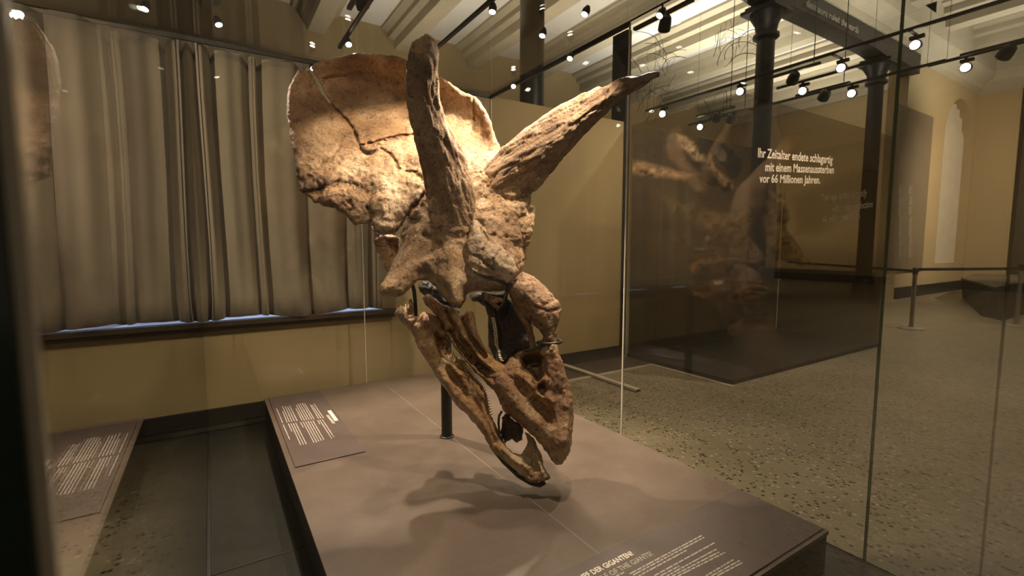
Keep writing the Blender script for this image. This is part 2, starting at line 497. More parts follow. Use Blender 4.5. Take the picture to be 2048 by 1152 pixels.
# arch beams over the columns
def column(px, ztop, label):
    x = px
    o = empty('iron_column', (x, ARC_Y, 0), label, 'column', 'dark iron columns of the arcade')
    R0 = .185
    child(Geo().lathe([(R0, 0), (R0 * .93, ztop)], (x, ARC_Y, 0), 20).done('shaft', M['iron'], smooth=True), o)
    child(Geo().lathe([(R0 * 1.7, 0), (R0 * 1.7, .12), (R0 * 1.35, .2), (R0 * 1.35, .55), (R0 * 1.15, .62), (R0, .7)], (x, ARC_Y, 0), 20).done('foot', M['iron'], smooth=True), o)
    z = ztop
    child(Geo().lathe([(R0, z - .1), (R0 * 1.35, z - .06), (R0 * 1.35, z), (R0 * 1.05, z + .03), (R0 * 1.2, z + .2), (R0 * 1.75, z + .38), (R0 * 1.75, z + .42)], (x, ARC_Y, 0), 20)
          .box(x - .36, x + .36, ARC_Y - .36, ARC_Y + .36, z + .41, z + .48).box(x - .30, x + .30, ARC_Y - .30, ARC_Y + .30, z + .48, z + .55).done('capital', M['iron'], smooth=True), o)
    return o
CX = [ony(1064, 150, ARC_Y).x, ony(1517, 400, ARC_Y).x, ony(1737, 400, ARC_Y).x]
CT = ony(1755, 165, ARC_Y).z
column(CX[0], CT, 'dark iron column seen through the case lid above the wall')
column(CX[1], CT, 'dark iron column behind the smoked glass enclosure, left of the white lettering')
column(CX[2], CT, 'dark iron column farthest along the arcade beside the green glass edge')
AR0 = CT + .55
def girder(x0, x1, name):
    # straight iron girder with curved haunches over the capitals
    n = 26; lo = []
    for k in range(n + 1):
        t = k / n; d = min(t, 1 - t) * (x1 - x0)
        lo.append((x0 + (x1 - x0) * t, AR0 + .10 * (1 - math.exp(-d / .35))))
    g = Geo()
    for k in range(n):
        p, q = lo[k], lo[k + 1]
        g.prism([p, q, (q[0], AR0 + .52), (p[0], AR0 + .52)], 'y', ARC_Y - .22, ARC_Y + .22)
    return struct(g.done(name, M['iron']))
girder(CX[0] - .1, CX[1], 'trim_4')
girder(CX[1], CX[2], 'trim_5')
girder(CX[2], AX0 + .05, 'trim_6')
zb = AR0 + .52
tz7 = struct(Geo().prism([(ARC_Y - .26, zb), (ARC_Y - .26, zb + .18), (ARC_Y - .22, zb + .24), (ARC_Y - .22, zb + .5), (ARC_Y - .4, zb + .62), (ARC_Y - .4, zb + .9), (ARC_Y - .5, zb + 1.0), (ARC_Y - .5, CEIL - .01), (ARC_Y + .5, CEIL - .01), (ARC_Y + .34, zb + .4), (ARC_Y + .34, zb)], 'x', -9, AX0).done('trim_7', M['beam']))
tag(tz7, 'plaster moulding carried by the iron girder')

# ================================================================== CURTAIN BEHIND THE CASE
def curtain():
    # pleats of uneven width between deep narrow gaps, as the photograph shows
    gp = [402, 433, 505, 522, 612, 690, 735, 765]
    gaps = [ony(p, 300, WALL_Y - .09).x for p in gp]
    g0 = gaps[0]
    left = []
    x = g0
    rr = random.Random(11)
    while x > -4.0:
        x -= rr.choice((.10, .26, .20, .30, .34)); left.append(x)
    gaps = left[::-1] + gaps
    xs = np.linspace(gaps[0], gaps[-1], 1500)
    y = np.zeros_like(xs)
    for i, (a, b) in enumerate(zip(gaps, gaps[1:])):
        m = (xs >= a) & (xs <= b)
        t = (xs[m] - a) / (b - a)
        dep = min(.135, .35 + (b - a) * .9) * (.55 + .45 * rr.random())
        sk = rr.uniform(-.35, .35)
        y[m] = dep * (1 - np.abs(2 * t - 1) ** (3.2)) * (1 + sk * (2 * t - 1)) + .006 * np.sin(t * 14 + i)
    y = np.clip(y - .07, -.072, .078)
    zs = [.955, 1.15, 1.6, 2.2, 2.8, 2.052 * E]
    bm = bmesh.new(); rows = []
    for i, z in enumerate(zs):
        f = 1.0 + .10 * math.sin(i * 1.7)
        rows.append([bm.verts.new((x + .012 * math.sin(3 * x + i), WALL_Y - .093 - min(max(v * f, -.074), .08), z + (.018 * math.sin(x * 6.5) * (1 if i == 0 else 0)))) for x, v in zip(xs, y)])
    for a, b in zip(rows, rows[1:]):
        for k in range(len(xs) - 1):
            bm.faces.new((a[k], a[k + 1], b[k + 1], b[k]))
    me = bpy.data.meshes.new('curtain'); bm.to_mesh(me); bm.free()
    o = link('curtain', me, M['curtain'], None, True)
    s = o.modifiers.new('thickness', 'SOLIDIFY'); s.thickness = .006
    tag(o, 'long taupe pleated curtain hanging over the window behind the glass case', 'curtain')
curtain()
wn = struct(Geo().box(-3.8, 1.5, WALL_Y - .012, WALL_Y - .003, .94, 3.1).done('window_2', M['window']))

# ================================================================== GLASS CASE
case = empty('glass_display_case', ((GX0 + GX1) / 2, (GY0 + GY1) / 2, 0), 'tall glass display case enclosing the horned skull and its plinth', 'display case')
TH = .012
def pane(x0, x1, y0, y1, z0, z1, m, name='glass_pane', edge=True):
    g = Geo().box(x0, x1, y0, y1, z0, z1)
    o = g.done(name, m)
    o.data.materials.append(M['green_edge'])
    d = (x1 - x0, y1 - y0, z1 - z0); thin = d.index(min(d))
    for p in o.data.polygons:
        if edge and abs(p.normal[thin]) < .5: p.material_index = 1
    return child(o, case)
sx = ony(728, 600, GY1).x
pane(GX0 + .014, sx - .003, GY1 - TH, GY1, .012, GTOP, M['glass'])
pane(sx + .003, GX1 - .014, GY1 - TH, GY1, .012, GTOP, M['glass'])
ys = [GY0 + .02, .337 * E, onx(1768, 576, GX1).y, onx(1250, 576, GX1).y, GY1]
for a, b in zip(ys, ys[1:]):
    pane(GX1 - TH, GX1, a + .004, b - .004, .012, GTOP, M['glass'])
pane(GX0, GX0 + .010, GY0 + .008, GY1, .012, GTOP, M['glass'], edge=False)
pane(GX0 + .0087, GX1, GY0, GY0 + .010, .012, GTOP, M['glass'], edge=False)
pane(GX0, GX1, GY0, GY1, GTOP + .002, GTOP + .014, M['lid'], 'lid_pane')
# pale silicone joints, dark rail round the lid, metal shoe along the floor
def stick(x, y, w, m, name='joint_seal'):
    return child(Geo().box(x - w, x + w, y - w, y + w, .012, GTOP).done(name, m), case)
stick(sx, GY1 - TH / 2, .004, M['seal'])
stick(GX1 - TH / 2, ys[3], .0055, M['seal'])
stick(GX1 - TH / 2, ys[1], .002, M['seal'])
stick(GX1 - TH / 2, ys[2], .0055, M['green_bright'], 'green_glass_edge')
stick(GX1 - .006, GY1 - .006, .005, M['seal'])
stick(GX0 + .006, GY1 - .006, .004, M['base'], 'dark_corner_seal')
child(Geo().box(GX0 - .024, GX0 + .001, GY0 - .006, GY0 + .014, .012, GTOP).done('green_glass_edge', M['green_edge']), case)
child(Geo().box(GX0 + .0015, GX0 + .0085, GY0 - .002, GY0 + .006, .012, GTOP).done('joint_seal', M['seal']), case)
child(Geo().box(GX0, GX1, GY1 - .02, GY1 + .005, GTOP - .03, GTOP + .002).done('lid_rail', M['black']), case)
child(Geo().box(GX1 - .02, GX1 + .005, ys[3], GY1, GTOP - .03, GTOP + .002).done('lid_rail', M['black']), case)
child(Geo().box(GX0, GX1, GY1 - .02, GY1 + .004, 0, .012).done('floor_shoe', M['black']), case)
child(Geo().box(GX0 - .002, GX0 + .018, GY0, GY1, 0, .012).done('floor_shoe', M['black']), case)
child(Geo().box(GX1 - .02, GX1 + .004, GY0, GY1, 0, .012).done('floor_shoe', M['black']), case)

# slate tiles of the case floor
cf = struct(Geo().box(GX0 + .02, GX1 - .022, GY0 + .02, GY1 - .022, 0, .003).done('floor_case', M['black']))
for x0, x1 in ((GX0 + .02, .62), (.626, 1.66), (1.666, GX1 - .022)):
    for y0, y1 in ((GY0 + .02, 1.625 * E - .003), (1.625 * E + .003, GY1 - .022)):
        Geo().box(x0, x1, y0, y1, .003, .010, .001).done('tile', M['tile'], cf)

# ================================================================== PLINTH
pl = empty('display_plinth', ((PLX0 + PLX1) / 2, (PLY0 + PLY1) / 2, .010), 'wide low brown plinth carrying the skull inside the glass case', 'plinth')
xm = (PLX0 + PLX1) / 2
PLM = PLZ - .02
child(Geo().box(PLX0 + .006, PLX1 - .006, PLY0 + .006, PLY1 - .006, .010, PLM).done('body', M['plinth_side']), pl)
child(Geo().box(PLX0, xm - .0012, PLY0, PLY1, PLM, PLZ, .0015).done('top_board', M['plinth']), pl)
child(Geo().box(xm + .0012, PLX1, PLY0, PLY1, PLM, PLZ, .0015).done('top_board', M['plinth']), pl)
child(Geo().box(xm - .0012, xm + .0012, PLY0 + .002, PLY1 - .002, PLM, PLZ + .0002).done('pale_joint', M['joint']), pl)

# information panels lying on the plinth
def flat_text(txt, m, name, parent, origin, ux, uy, h, z, sx=1.0, bold=0.0, th=.0006, align='LEFT'):
    """text laid in the plane spanned by ux, uy (unit vectors)"""
    cu = bpy.data.curves.new('lettering', 'FONT')
    cu.body = txt; cu.size = 1; cu.offset = bold; cu.extrude = 0; cu.resolution_u = 2
    cu.align_x = align
    ob = bpy.data.objects.new('lettering', cu); COL.objects.link(ob)
    dg = bpy.context.evaluated_depsgraph_get()
    me = bpy.data.meshes.new_from_object(ob.evaluated_get(dg))
    bpy.data.objects.remove(ob)
    nrm = ux.cross(uy)
    for v in me.vertices:
        c = v.co
        v.co = origin + ux * (c.x * h * sx) + uy * (c.y * h) + nrm * z
    me.name = name
    o = link(name, me, m)
    return child(o, parent)

def bars(segs, m, parent, zplane, wpx=3.2, name='text_line'):
    """rows of tiny print: each row a thin mesh of word-long marks"""
    for a, b in segs:
        p0, p1 = onz(*a, zplane), onz(*b, zplane)
        d = p1 - p0; L_ = d.length; d.normalize()
        n = Vector((-d.y, d.x, 0))
        hw = .0032
        g = Geo(); t = 0
        while t < L_ - .003:
            w = min(random.uniform(.012, .05), L_ - t)
            c = [p0 + d * t - n * hw, p0 + d * (t + w) - n * hw, p0 + d * (t + w) + n * hw, p0 + d * t + n * hw]
            g.prism([(q.x, q.y) for q in c], 'z', zplane, zplane + .0006)
            t += w + .006
        child(g.done(name, m), parent)

def panel_quad(name, corners, z0, th, label, cat, m):
    g = Geo().prism([(c.x, c.y) for c in corners], 'z', 0, th)
    c = sum(corners, Vector()) / 4
    o = empty(name, (c.x, c.y, z0), label, cat)
    g2 = g.done('board', m); g2.location.z = z0
    child(g2, o)
    return o
zt = PLZ + .0005
PT = .006
x1p = onz(638, 781, PLZ).x; yb = PLY1 - .02; yf = onz(731, 904, PLZ).y
x0p = PLX0 + .035
corn = [Vector((x0p, yf, 0)), Vector((x1p, yf, 0)), Vector((x1p, yb, 0)), Vector((x0p, yb, 0))]
p1 = panel_quad('information_panel', corn, zt, PT, 'purple-brown information panel at the back left corner of the plinth', 'panel', M['panel'])
def zz(x, y): return (520 + x * .165, 760 + y * .165)
seg = []
for a, b in (((200, 345), (275, 520)), ((275, 380), (330, 515)), ((272, 318), (358, 510)), ((305, 318), (388, 505)), ((335, 325), (420, 500)), ((360, 312), (452, 498)),
             ((435, 345), (512, 492)), ((440, 305), (540, 490)), ((460, 290), (570, 485)), ((485, 285), (597, 482)), ((512, 280), (628, 478)), ((540, 283), (655, 475)),
             ((610, 300), (712, 470)), ((632, 305), (742, 468)), ((655, 290), (770, 462)),
             ((280, 540), (360, 722)), ((345, 530), (385, 622)), ((375, 528), (495, 790)), ((402, 524), (528, 783)), ((432, 520), (562, 778)),
             ((490, 512), (525, 575)), ((522, 508), (655, 758)), ((552, 505), (688, 755)), ((580, 500), (715, 745)), ((610, 497), (745, 735)), ((640, 492), (775, 725)),
             ((700, 488), (730, 540)), ((725, 485), (870, 710)), ((755, 480), (900, 700))):
    seg.append((zz(*a), zz(*b)))
bars(seg, M['print_body'], p1, zt + PT)
# two heading lines (too small to read): heavy marks
for a, b, m, w in (((838, 370), (925, 490), M['print'], .014), ((815, 425), (897, 528), M['print_dim'], .010)):
    p, q = onz(*zz(*a), zt + PT), onz(*zz(*b), zt + PT)
    d = (q - p).normalized(); n = Vector((-d.y, d.x, 0)); L_ = (q - p).length
    g = Geo(); t = 0
    while t < L_:
        c = [p + d * t - n * w, p + d * (t + .011) - n * w, p + d * (t + .011) + n * w, p + d * t + n * w]
        g.prism([(v.x, v.y) for v in c], 'z', zt + PT, zt + PT + .0007); t += .013
    child(g.done('heading', m), p1)

# near panel with the large title
yn = onz(1400, 1016, PLZ).y
corn = [Vector((PLX0 + .25, PLY0 + .02, 0)), Vector((PLX1 - .012, PLY0 + .02, 0)), Vector((PLX1 - .012, yn, 0)), Vector((PLX0 + .25, yn, 0))]
p2 = panel_quad('information_panel', corn, zt, PT, 'long brown title panel along the near edge of the plinth', 'panel', M['panel'])
UX, UY = Vector((1, 0, 0)), Vector((0, 1, 0))
zp = zt + PT
def zq(x, y): return (1100 + x * .2246, 1020 + y * .2246)
a = onz(*zq(750, 372), zp)
hh = .052
def right_text(txt, px, m, h, sx, bold):
    p = onz(*zq(*px), zp)
    flat_text(txt, m, 'title_lettering', p2, Vector((p.x, p.y, zp)), UX, UY, h, .0006, sx, bold, align='RIGHT')
right_text('KAMPF DER GIGANTEN?', (752, 396), M['print'], .040, .80, .024)
right_text('BATTLE OF THE GIANTS?', (925, 398), M['print_dim'], .040, .84, .014)
seg = []
for a, b in (((710, 570), (1350, 228)), ((740, 580), (1372, 244)), ((790, 588), (1215, 360)), ((930, 586), (1465, 292)), ((985, 586), (1150, 500)),
             ((1040, 588), (1490, 345)), ((1090, 588), (1505, 375)), ((1140, 588), (1560, 378)), ((1390, 586), (1638, 440)), ((1440, 586), (1690, 450)), ((1490, 586), (1715, 468)),
             ((590, 588), (660, 556))):
    seg.append((zq(*a), zq(*b)))
bars(seg, M['print_body'], p2, zp)

# ================================================================== LAMPS
LAMP_ID = [0]
def lamp_head(root, loc, aim, r=.055, L_=.17, ring=True):
    d = (Vector(aim) - Vector(loc)).normalized()
    mtx = d.to_track_quat('Z', 'Y').to_matrix()
    child(Geo().lathe([(r * .55, -L_), (r * .85, -L_ + .02), (r, -L_ * .5), (r, 0), (r * 1.04, .005), (r * .9, .006)], loc, 18, mtx).done('housing', M['black'], smooth=True), root)
    child(Geo().lathe([(r * .84, .004), (r * .80, .010), (r * .5, .016), (r * .1, .018)], loc, 18, mtx).done('lamp_lens', M['lamp'], smooth=True), root)
    return d
def track_lamp(loc, ztrack, aim, label, r=.055, group='spotlights on the ceiling tracks'):
    root = empty('spotlight', (loc[0], loc[1], ztrack), label, 'spotlight', group)
    d = lamp_head(root, loc, aim, r)
    back = Vector(loc) - d * .09
    child(Geo().tube([back, (back.x, back.y, ztrack)], .012, 8).done('stem', M['black'], smooth=True), root)
    child(Geo().box(back.x - .03, back.x + .03, back.y - .09, back.y + .09, ztrack - .05, ztrack, .005).done('adapter', M['black']), root)
    return root
ZT = 2.95 * E
ZL = ZT - .16
lamps = [
         (1480, 183, 'lit spotlight left of the second iron column, over the horn tip'),
         (1605, 182, 'lit spotlight between the two right columns, left of its pair'),
         (1703, 187, 'lit spotlight left of the farthest column, under the arch'),
         (1525, 228, 'lit spotlight seen across the second iron column'),
         (1325, 228, 'low lit spotlight right of the glass joint near the horn tip'),
         (1400, 254, 'lowest lit spotlight above the dark mural'),
         (1682, 136, 'lit spotlight on the pale vault beyond the arch'),
         (1830, 90, 'lit spotlight right of the green glass edge under the cornice'),
         (1931, 135, 'lit spotlight before the end wall above the arched window')]
tracks = {}
for px, py, lab in lamps:
    p = onz(px, py, ZL)
    dist = (p - EYE).length
    aim = p + Vector((0 - p.x, .35 * (0 - p.y), -2.2)).normalized() if dist > 3 else p + Vector((.1, -.2, -1))
    rt = track_lamp(p, ZT, aim, lab, .042 + .0032 * min(dist, 12))
    tracks.setdefault(round(p.x / .5), []).append(p)
    tx = tracks[round(p.x / .5)][0].x
    child(Geo().box(min(p.x, tx) - .02, max(p.x, tx) + .02, p.y - .02, p.y + .02, ZT - .02, ZT).done('arm', M['black']), rt)
k = 0
for key, ps in sorted(tracks.items()):
    x = ps[0].x; y0 = min(p.y for p in ps) - 1.4; y1 = max(p.y for p in ps) + .5
    root = empty('lighting_track', (x, y0, ZT), ['black lighting track hung below the plaster beams, %s' % t for t in
        ('over the left end of the curtain', 'above the left half of the curtain', 'left of the skull frill', 'over the frill', 'above the tall brow horn', 'over the middle of the case lid',
         'over the right half of the lid', 'beside the upper end of the glass joint', 'over the slanting horn tip', 'above the dark mural', 'left of the second column',
         'crossing the second column', 'between the two right columns', 'under the iron arch', 'near the farthest column', 'right of the green edge', 'before the end wall', 'by the cornice')][min(k, 17)], 'lighting track')
    child(Geo().box(x - .022, x + .022, y0, y1, ZT, ZT + .045, .004).done('rail', M['black']), root)
    for yy in (y0 + .25, y1 - .25):
        child(Geo().tube([(x, yy, ZT + .04), (x, yy, CEIL)], .0035, 6).done('suspension_rod', M['black']), root)
    k += 1
# dark unlit heads
for px, py, lab in ((727, 16, 'unlit black spotlight on the track above the skull frill'), (1328, 60, 'unlit black spotlight at the track end right of the glass joint'),
                    (1583, 165, 'unlit dark spotlight right of the second column'), (1645, 198, 'unlit dark spotlight between the right columns'),
                    (1432, 240, 'unlit dark spotlight above the reflected white lines'), (1460, 243, 'unlit dark spotlight right of the reflected white lines'), (2005, 115, 'unlit dark spotlight high at the right edge')):
    p = onz(px, py, ZL)
    root = empty('spotlight', (p.x, p.y, ZT), lab, 'spotlight', 'unlit spotlights on the tracks')
    d = Vector((.5, .6, -.6)).normalized()
    dist = (p - EYE).length; r = .05 + .0045 * min(dist, 12)
    child(Geo().lathe([(r * .55, -.2), (r * .85, -.17), (r, -.08), (r, 0), (r * .8, .0)], p, 16, d.to_track_quat('Z', 'Y').to_matrix()).done('housing', M['black'], smooth=True), root)
    child(Geo().tube([p - d * .1, (p.x - d.x * .1, p.y - d.y * .1, ZT)], .014, 8).done('stem', M['black']), root)
    child(Geo().box(p.x - .03 - d.x * .1, p.x + .03 - d.x * .1, p.y - .5, p.y + .5, ZT, ZT + .04).box(p.x - .006 - d.x * .1, p.x + .006 - d.x * .1, p.y - .4, p.y - .388, ZT + .03, CEIL).done('rail', M['black']), root)
# small lamps fixed to the lid of the case and the two rails they sit on
lid_labels = ('lit case lamp above the curtain, left of the skull', 'lit case lamp on the left lid rail just above the frill top', 'bright case lamp on the middle lid rail right of the tall horn tip',
    'lit case lamp in front of the dark column seen through the lid', 'lit case lamp high up right of the dark column', 'lit case lamp above the top end of the glass joint',
    'lit case lamp at the near end of the left lid rail', 'lit case lamp at the near end of the middle lid rail',
    'small lit case lamp at the left top corner of the frill', 'small lit case lamp peeping out right of the tall horn',
    'small lit case lamp on the right lid edge nearest its back corner', 'small lit case lamp halfway along the right lid edge')
for (p, w, t), lab in zip(LID_LAMPS, lid_labels):
    root = empty('case_lamp', (p.x, p.y, GTOP), lab, 'lamp', 'small lamps under the case lid')
    d = lamp_head(root, p, t, .027, .055)
    child(Geo().tube([p - d * .03, (p.x - d.x * .03, p.y - d.y * .03, GTOP - .031)], .007, 8).done('stem', M['black']), root)
for x, y0, y1, lab in ((LID_LAMPS[1][0].x, 2.0, 4.25, 'black rail under the case lid running toward the frill'), (LID_LAMPS[2][0].x, 1.7, 4.15, 'black rail under the case lid ending behind the tall horn')):
    root = empty('lamp_rail', (x, y0, GTOP), lab, 'lamp rail')
    child(Geo().box(x - .014, x + .014, y0, y1, GTOP - .022, GTOP + .001, .003).done('rail', M['black']), root)

# ================================================================== SMOKED ENCLOSURE WITH MURAL
enc = empty('smoked_glass_enclosure', ((BX0 + BX1) / 2, (BY0 + BY1) / 2, 0), 'dark smoked glass enclosure on a black platform right of the case', 'enclosure')
child(Geo().box(BX0, BX1, BY0, BY1, 0, .05, .004).done('platform', M['black']), enc)
def epane(x0, x1, y0, y1): return child(Geo().box(x0, x1, y0, y1, .05, GTOP).done('glass_pane', M['smoked']), enc)
epane(BX0, BX0 + .012, BY0 + .013, BY1)
epane(BX0 + .013, BX1 - .013, BY0, BY0 + .012)

def inpoly(px, py, poly):
    ins = np.zeros(px.shape, bool); n = len(poly)
    for i in range(n):
        x0, y0 = poly[i]; x1, y1 = poly[(i + 1) % n]
        if y0 == y1: continue
        c = ((y0 > py) != (y1 > py)) & (px < (x1 - x0) * (py - y0) / (y1 - y0) + x0)
        ins ^= c
    return ins
def segdist(px, py, a, b):
    dx, dy = b[0] - a[0], b[1] - a[1]
    L2 = dx * dx + dy * dy + 1e-9
    t = np.clip(((px - a[0]) * dx + (py - a[1]) * dy) / L2, 0, 1)
    return np.hypot(px - a[0] - t * dx, py - a[1] - t * dy)
def polydist(px, py, poly):
    d = np.full(px.shape, 1e9, np.float32)
    for i in range(len(poly)):
        d = np.minimum(d, segdist(px, py, poly[i], poly[(i + 1) % len(poly)]))
    return np.where(inpoly(px, py, poly), -d, d)
def linedist(px, py, pts):
    d = np.full(px.shape, 1e9, np.float32)
    for a, b in zip(pts, pts[1:]): d = np.minimum(d, segdist(px, py, a, b))
    return d

def hash3(ix, iy, iz):
    n = (ix * 374761393 + iy * 668265263 + iz * 2147483647 * 3 + iz * 1274126177) & 0xffffffff
    n = ((n ^ (n >> 13)) * 1274126177) & 0xffffffff
    return ((n ^ (n >> 16)) & 0xffff) / 65535.0
def vnoise(p):
    i = np.floor(p).astype(np.int64); f = p - i
    f = f * f * (3 - 2 * f)
    r = 0
    for dx in (0, 1):
        wx = f[:, 0] if dx else 1 - f[:, 0]
        for dy in (0, 1):
            wy = f[:, 1] if dy else 1 - f[:, 1]
            for dz in (0, 1):
                wz = f[:, 2] if dz else 1 - f[:, 2]
                r = r + wx * wy * wz * hash3(i[:, 0] + dx, i[:, 1] + dy, i[:, 2] + dz)
    return r * 2 - 1
def fbm(p, oct=4, g=.5):
    a, r = 1.0, 0
    for k in range(oct):
        r = r + a * vnoise(p + 17.3 * k); p = p * 2.03; a *= g
    return r

# the painted scene (giant predator above, horned dinosaur below), measured on the picture
def paint(px, py):
    n = fbm(np.stack([px / 38, py / 30, px * 0], 1), 5, .6)
    n2 = fbm(np.stack([px / 10 + py / 40, py / 9, px * 0 + 5], 1), 4, .6)
    col = np.tile(np.array([.028, .020, .013]), (len(px), 1))
    al = np.full(len(px), .30)
    def lay(poly, c, soft=7, a=1.0, tex=.5):
        nonlocal col, al
        d = polydist(px, py, poly) + 3 * n2 + 4 * n
        w = 1 / (1 + np.exp(np.clip(d / soft * 3, -30, 30)))
        cc = np.array(c) * (1 + tex * n2[:, None] + .5 * n[:, None])
        col = col * (1 - (w * a)[:, None]) + np.clip(cc, 0, 1) * (w * a)[:, None]
        al = np.maximum(al, w * a)
    low = np.clip((py - 470) / 120, 0, 1)
    left = np.where(px < 1553, 1.0, 0.0)
    al = .16 + .60 * left
    al = np.maximum(al, .1 + .85 * low)
    lay([(1258, 300), (1290, 330), (1350, 380), (1430, 420), (1500, 380), (1520, 470), (1500, 560), (1380, 560), (1258, 480)], (.075, .046, .022), 25, .45)
    lay([(1255, 318), (1290, 322), (1340, 335), (1380, 350), (1370, 362), (1300, 352), (1255, 345)], (.34, .21, .12), 6, .9, .9)
    lay([(1255, 290), (1330, 285), (1360, 275), (1385, 300), (1375, 330), (1310, 318), (1255, 316)], (.030, .018, .010), 6, .95)
    lay([(1350, 262), (1372, 270), (1402, 300), (1408, 320), (1392, 322), (1362, 295)], (.42, .30, .20), 5, .95, .8)
    lay([(1392, 268), (1425, 278), (1484, 315), (1482, 345), (1470, 365), (1448, 345), (1430, 318), (1405, 302)], (.010, .008, .006), 4, 1)
    lay([(1434, 305), (1446, 302), (1453, 312), (1450, 322), (1438, 323)], (.13, .105, .065), 2, 1, .2)
    lay([(1378, 322), (1400, 326), (1440, 352), (1468, 378), (1455, 384), (1400, 360), (1380, 340)], (.018, .010, .006), 4, .95)
    lay([(1420, 310), (1432, 335), (1462, 362), (1468, 375), (1455, 380), (1432, 352), (1415, 330)], (.25, .15, .08), 4, .9, .9)
    lay([(1300, 370), (1350, 400), (1420, 415), (1475, 440), (1470, 500), (1430, 470), (1340, 420)], (.105, .066, .030), 10, .6, .5)
    lay([(1420, 430), (1500, 420), (1510, 500), (1440, 480), (1410, 500)], (.12, .075, .035), 9, .6, .6)
    # lower head with frill
    lay([(1375, 560), (1400, 525), (1450, 515), (1500, 540), (1510, 600), (1470, 620), (1410, 600)], (.055, .030, .018), 8, .9)
    lay([(1380, 530), (1398, 518), (1440, 512), (1452, 522), (1405, 530), (1386, 548)], (.24, .13, .065), 4, .9, .9)
    lay([(1425, 562), (1448, 560), (1446, 570), (1428, 570)], (.45, .36, .27), 3, .9, .3)
    lay([(1380, 575), (1400, 585), (1440, 580), (1410, 598), (1385, 592)], (.19, .10, .06), 3, .8, .9)
    lay([(1440, 575), (1480, 572), (1530, 590), (1520, 615), (1460, 600)], (.11, .065, .035), 6, .8, .8)
    lay([(1535, 380), (1570, 385), (1580, 402), (1545, 400)], (.30, .20, .105), 4, .9, .5)
    lay([(1530, 400), (1575, 405), (1580, 440), (1560, 470), (1590, 500), (1610, 530), (1540, 520), (1525, 450)], (.19, .115, .05), 7, .85, .7)
    lay([(1545, 440), (1570, 452), (1618, 520), (1600, 534), (1560, 500)], (.33, .21, .11), 5, .85, .9)
    lay([(1565, 465), (1600, 500), (1632, 528), (1622, 533), (1590, 510)], (.36, .25, .14), 3, .8, .8)
    lay([(1535, 290), (1600, 270), (1660, 250), (1640, 275), (1560, 310)], (.19, .12, .055), 10, .5, .6)
    lay([(1580, 390), (1680, 350), (1740, 330), (1740, 400), (1640, 470), (1590, 470)], (.13, .085, .04), 22, .45, .6)
    lay([(1600, 530), (1660, 535), (1740, 560), (1740, 690), (1540, 690)], (.030, .020, .013), 14, .55)
    col = col * 1.35
    al = al * np.clip((py - 215 - 12 * n) / 70, 0, 1) ** 1.2
    return np.clip(col, 0, 1), np.clip(al, 0, .97)

def mural_mat():
    m, nt, N, L, P = mat('mural_print')
    a = N.new('ShaderNodeVertexColor'); a.layer_name = 'print'
    P.inputs['Roughness'].default_value = .6
    L.new(a.outputs['Color'], P.inputs['Base Color'])
    L.new(a.outputs['Alpha'], P.inputs['Alpha'])
    return m
M['mural'] = mural_mat()
def mural(p00, p10, z0, z1, nu, nv, label):
    U = np.linspace(0, 1, nu); V = np.linspace(0, 1, nv)
    uu, vv = np.meshgrid(U, V, indexing='ij')
    P = np.zeros((nu * nv, 3))
    P[:, 0] = (p00[0] + (p10[0] - p00[0]) * uu).ravel(); P[:, 1] = (p00[1] + (p10[1] - p00[1]) * uu).ravel(); P[:, 2] = (z0 + (z1 - z0) * vv).ravel()
    Q = (P - np.array(EYE)) @ MB
    px = 1024 + FPX * Q[:, 0] / Q[:, 2]; py = 576 + FPX * Q[:, 1] / Q[:, 2]
    c, al = paint(px, py)
    idx = np.arange(nu * nv).reshape(nu, nv)
    F = np.stack([idx[:-1, :-1], idx[1:, :-1], idx[1:, 1:], idx[:-1, 1:]], -1).reshape(-1, 4)
    me = bpy.data.meshes.new('mural_print')
    me.from_pydata(P.tolist(), [], F.tolist())
    ca = me.color_attributes.new('print', 'FLOAT_COLOR', 'POINT')
    ca.data.foreach_set('color', np.concatenate([c, al[:, None]], 1).astype(np.float32).ravel())
    o = link('mural_print', me, M['mural'])
    o['label'] = label
    child(o, enc)
mural((BX0 + .014, BY1 - .02), (BX1 - .02, BY1 - .02), .052, GTOP, 170, 190, 'dim printed film with a big open-jawed predator and a horned dinosaur')
mural((BX1 - .015, BY1 - .03), (BX1 - .015, BY0 + .02), .052, GTOP, 110, 150, 'dim printed film with the frill and horn of the horned dinosaur')

# white lettering on the front face of the enclosure
UXg, UZg = Vector((1, 0, 0)), Vector((0, 0, 1))
def face_line(txt, pa, pb, m, hpx, name='lettering'):
    a, b = ony(*pa, BY0 - .004), ony(*pb, BY0 - .004)
    L_ = (b - a).length
    h = hpx * topix(a)[2] / FPX
    cu = bpy.data.curves.new('measure', 'FONT'); cu.body = txt; cu.size = 1
    ob = bpy.data.objects.new('measure', cu); COL.objects.link(ob)
    bpy.context.view_layer.update(); wdt = ob.dimensions.x
    bpy.data.objects.remove(ob)
    sxx = L_ / (wdt * h)
    return flat_text(txt, m, name, enc, a, (b - a).normalized(), UZg, h, 0, sxx, .020)
M['letter'] = plain('white_lettering', (.66, .58, .48), .7, .02, 10)
def veil(name, col):
    m = bpy.data.materials.new(name); m.use_nodes = True
    nt = m.node_tree; nt.nodes.clear()
    o = nt.nodes.new('ShaderNodeOutputMaterial'); a = nt.nodes.new('ShaderNodeBsdfDiffuse'); b = nt.nodes.new('ShaderNodeBsdfTranslucent'); x = nt.nodes.new('ShaderNodeMixShader')
    a.inputs[0].default_value = b.inputs[0].default_value = (*col, 1); x.inputs[0].default_value = .6
    nt.links.new(a.outputs[0], x.inputs[1]); nt.links.new(b.outputs[0], x.inputs[2]); nt.links.new(x.outputs[0], o.inputs[0])
    return m
M['letter_dim'] = veil('faint_lettering', (.75, .68, .56))
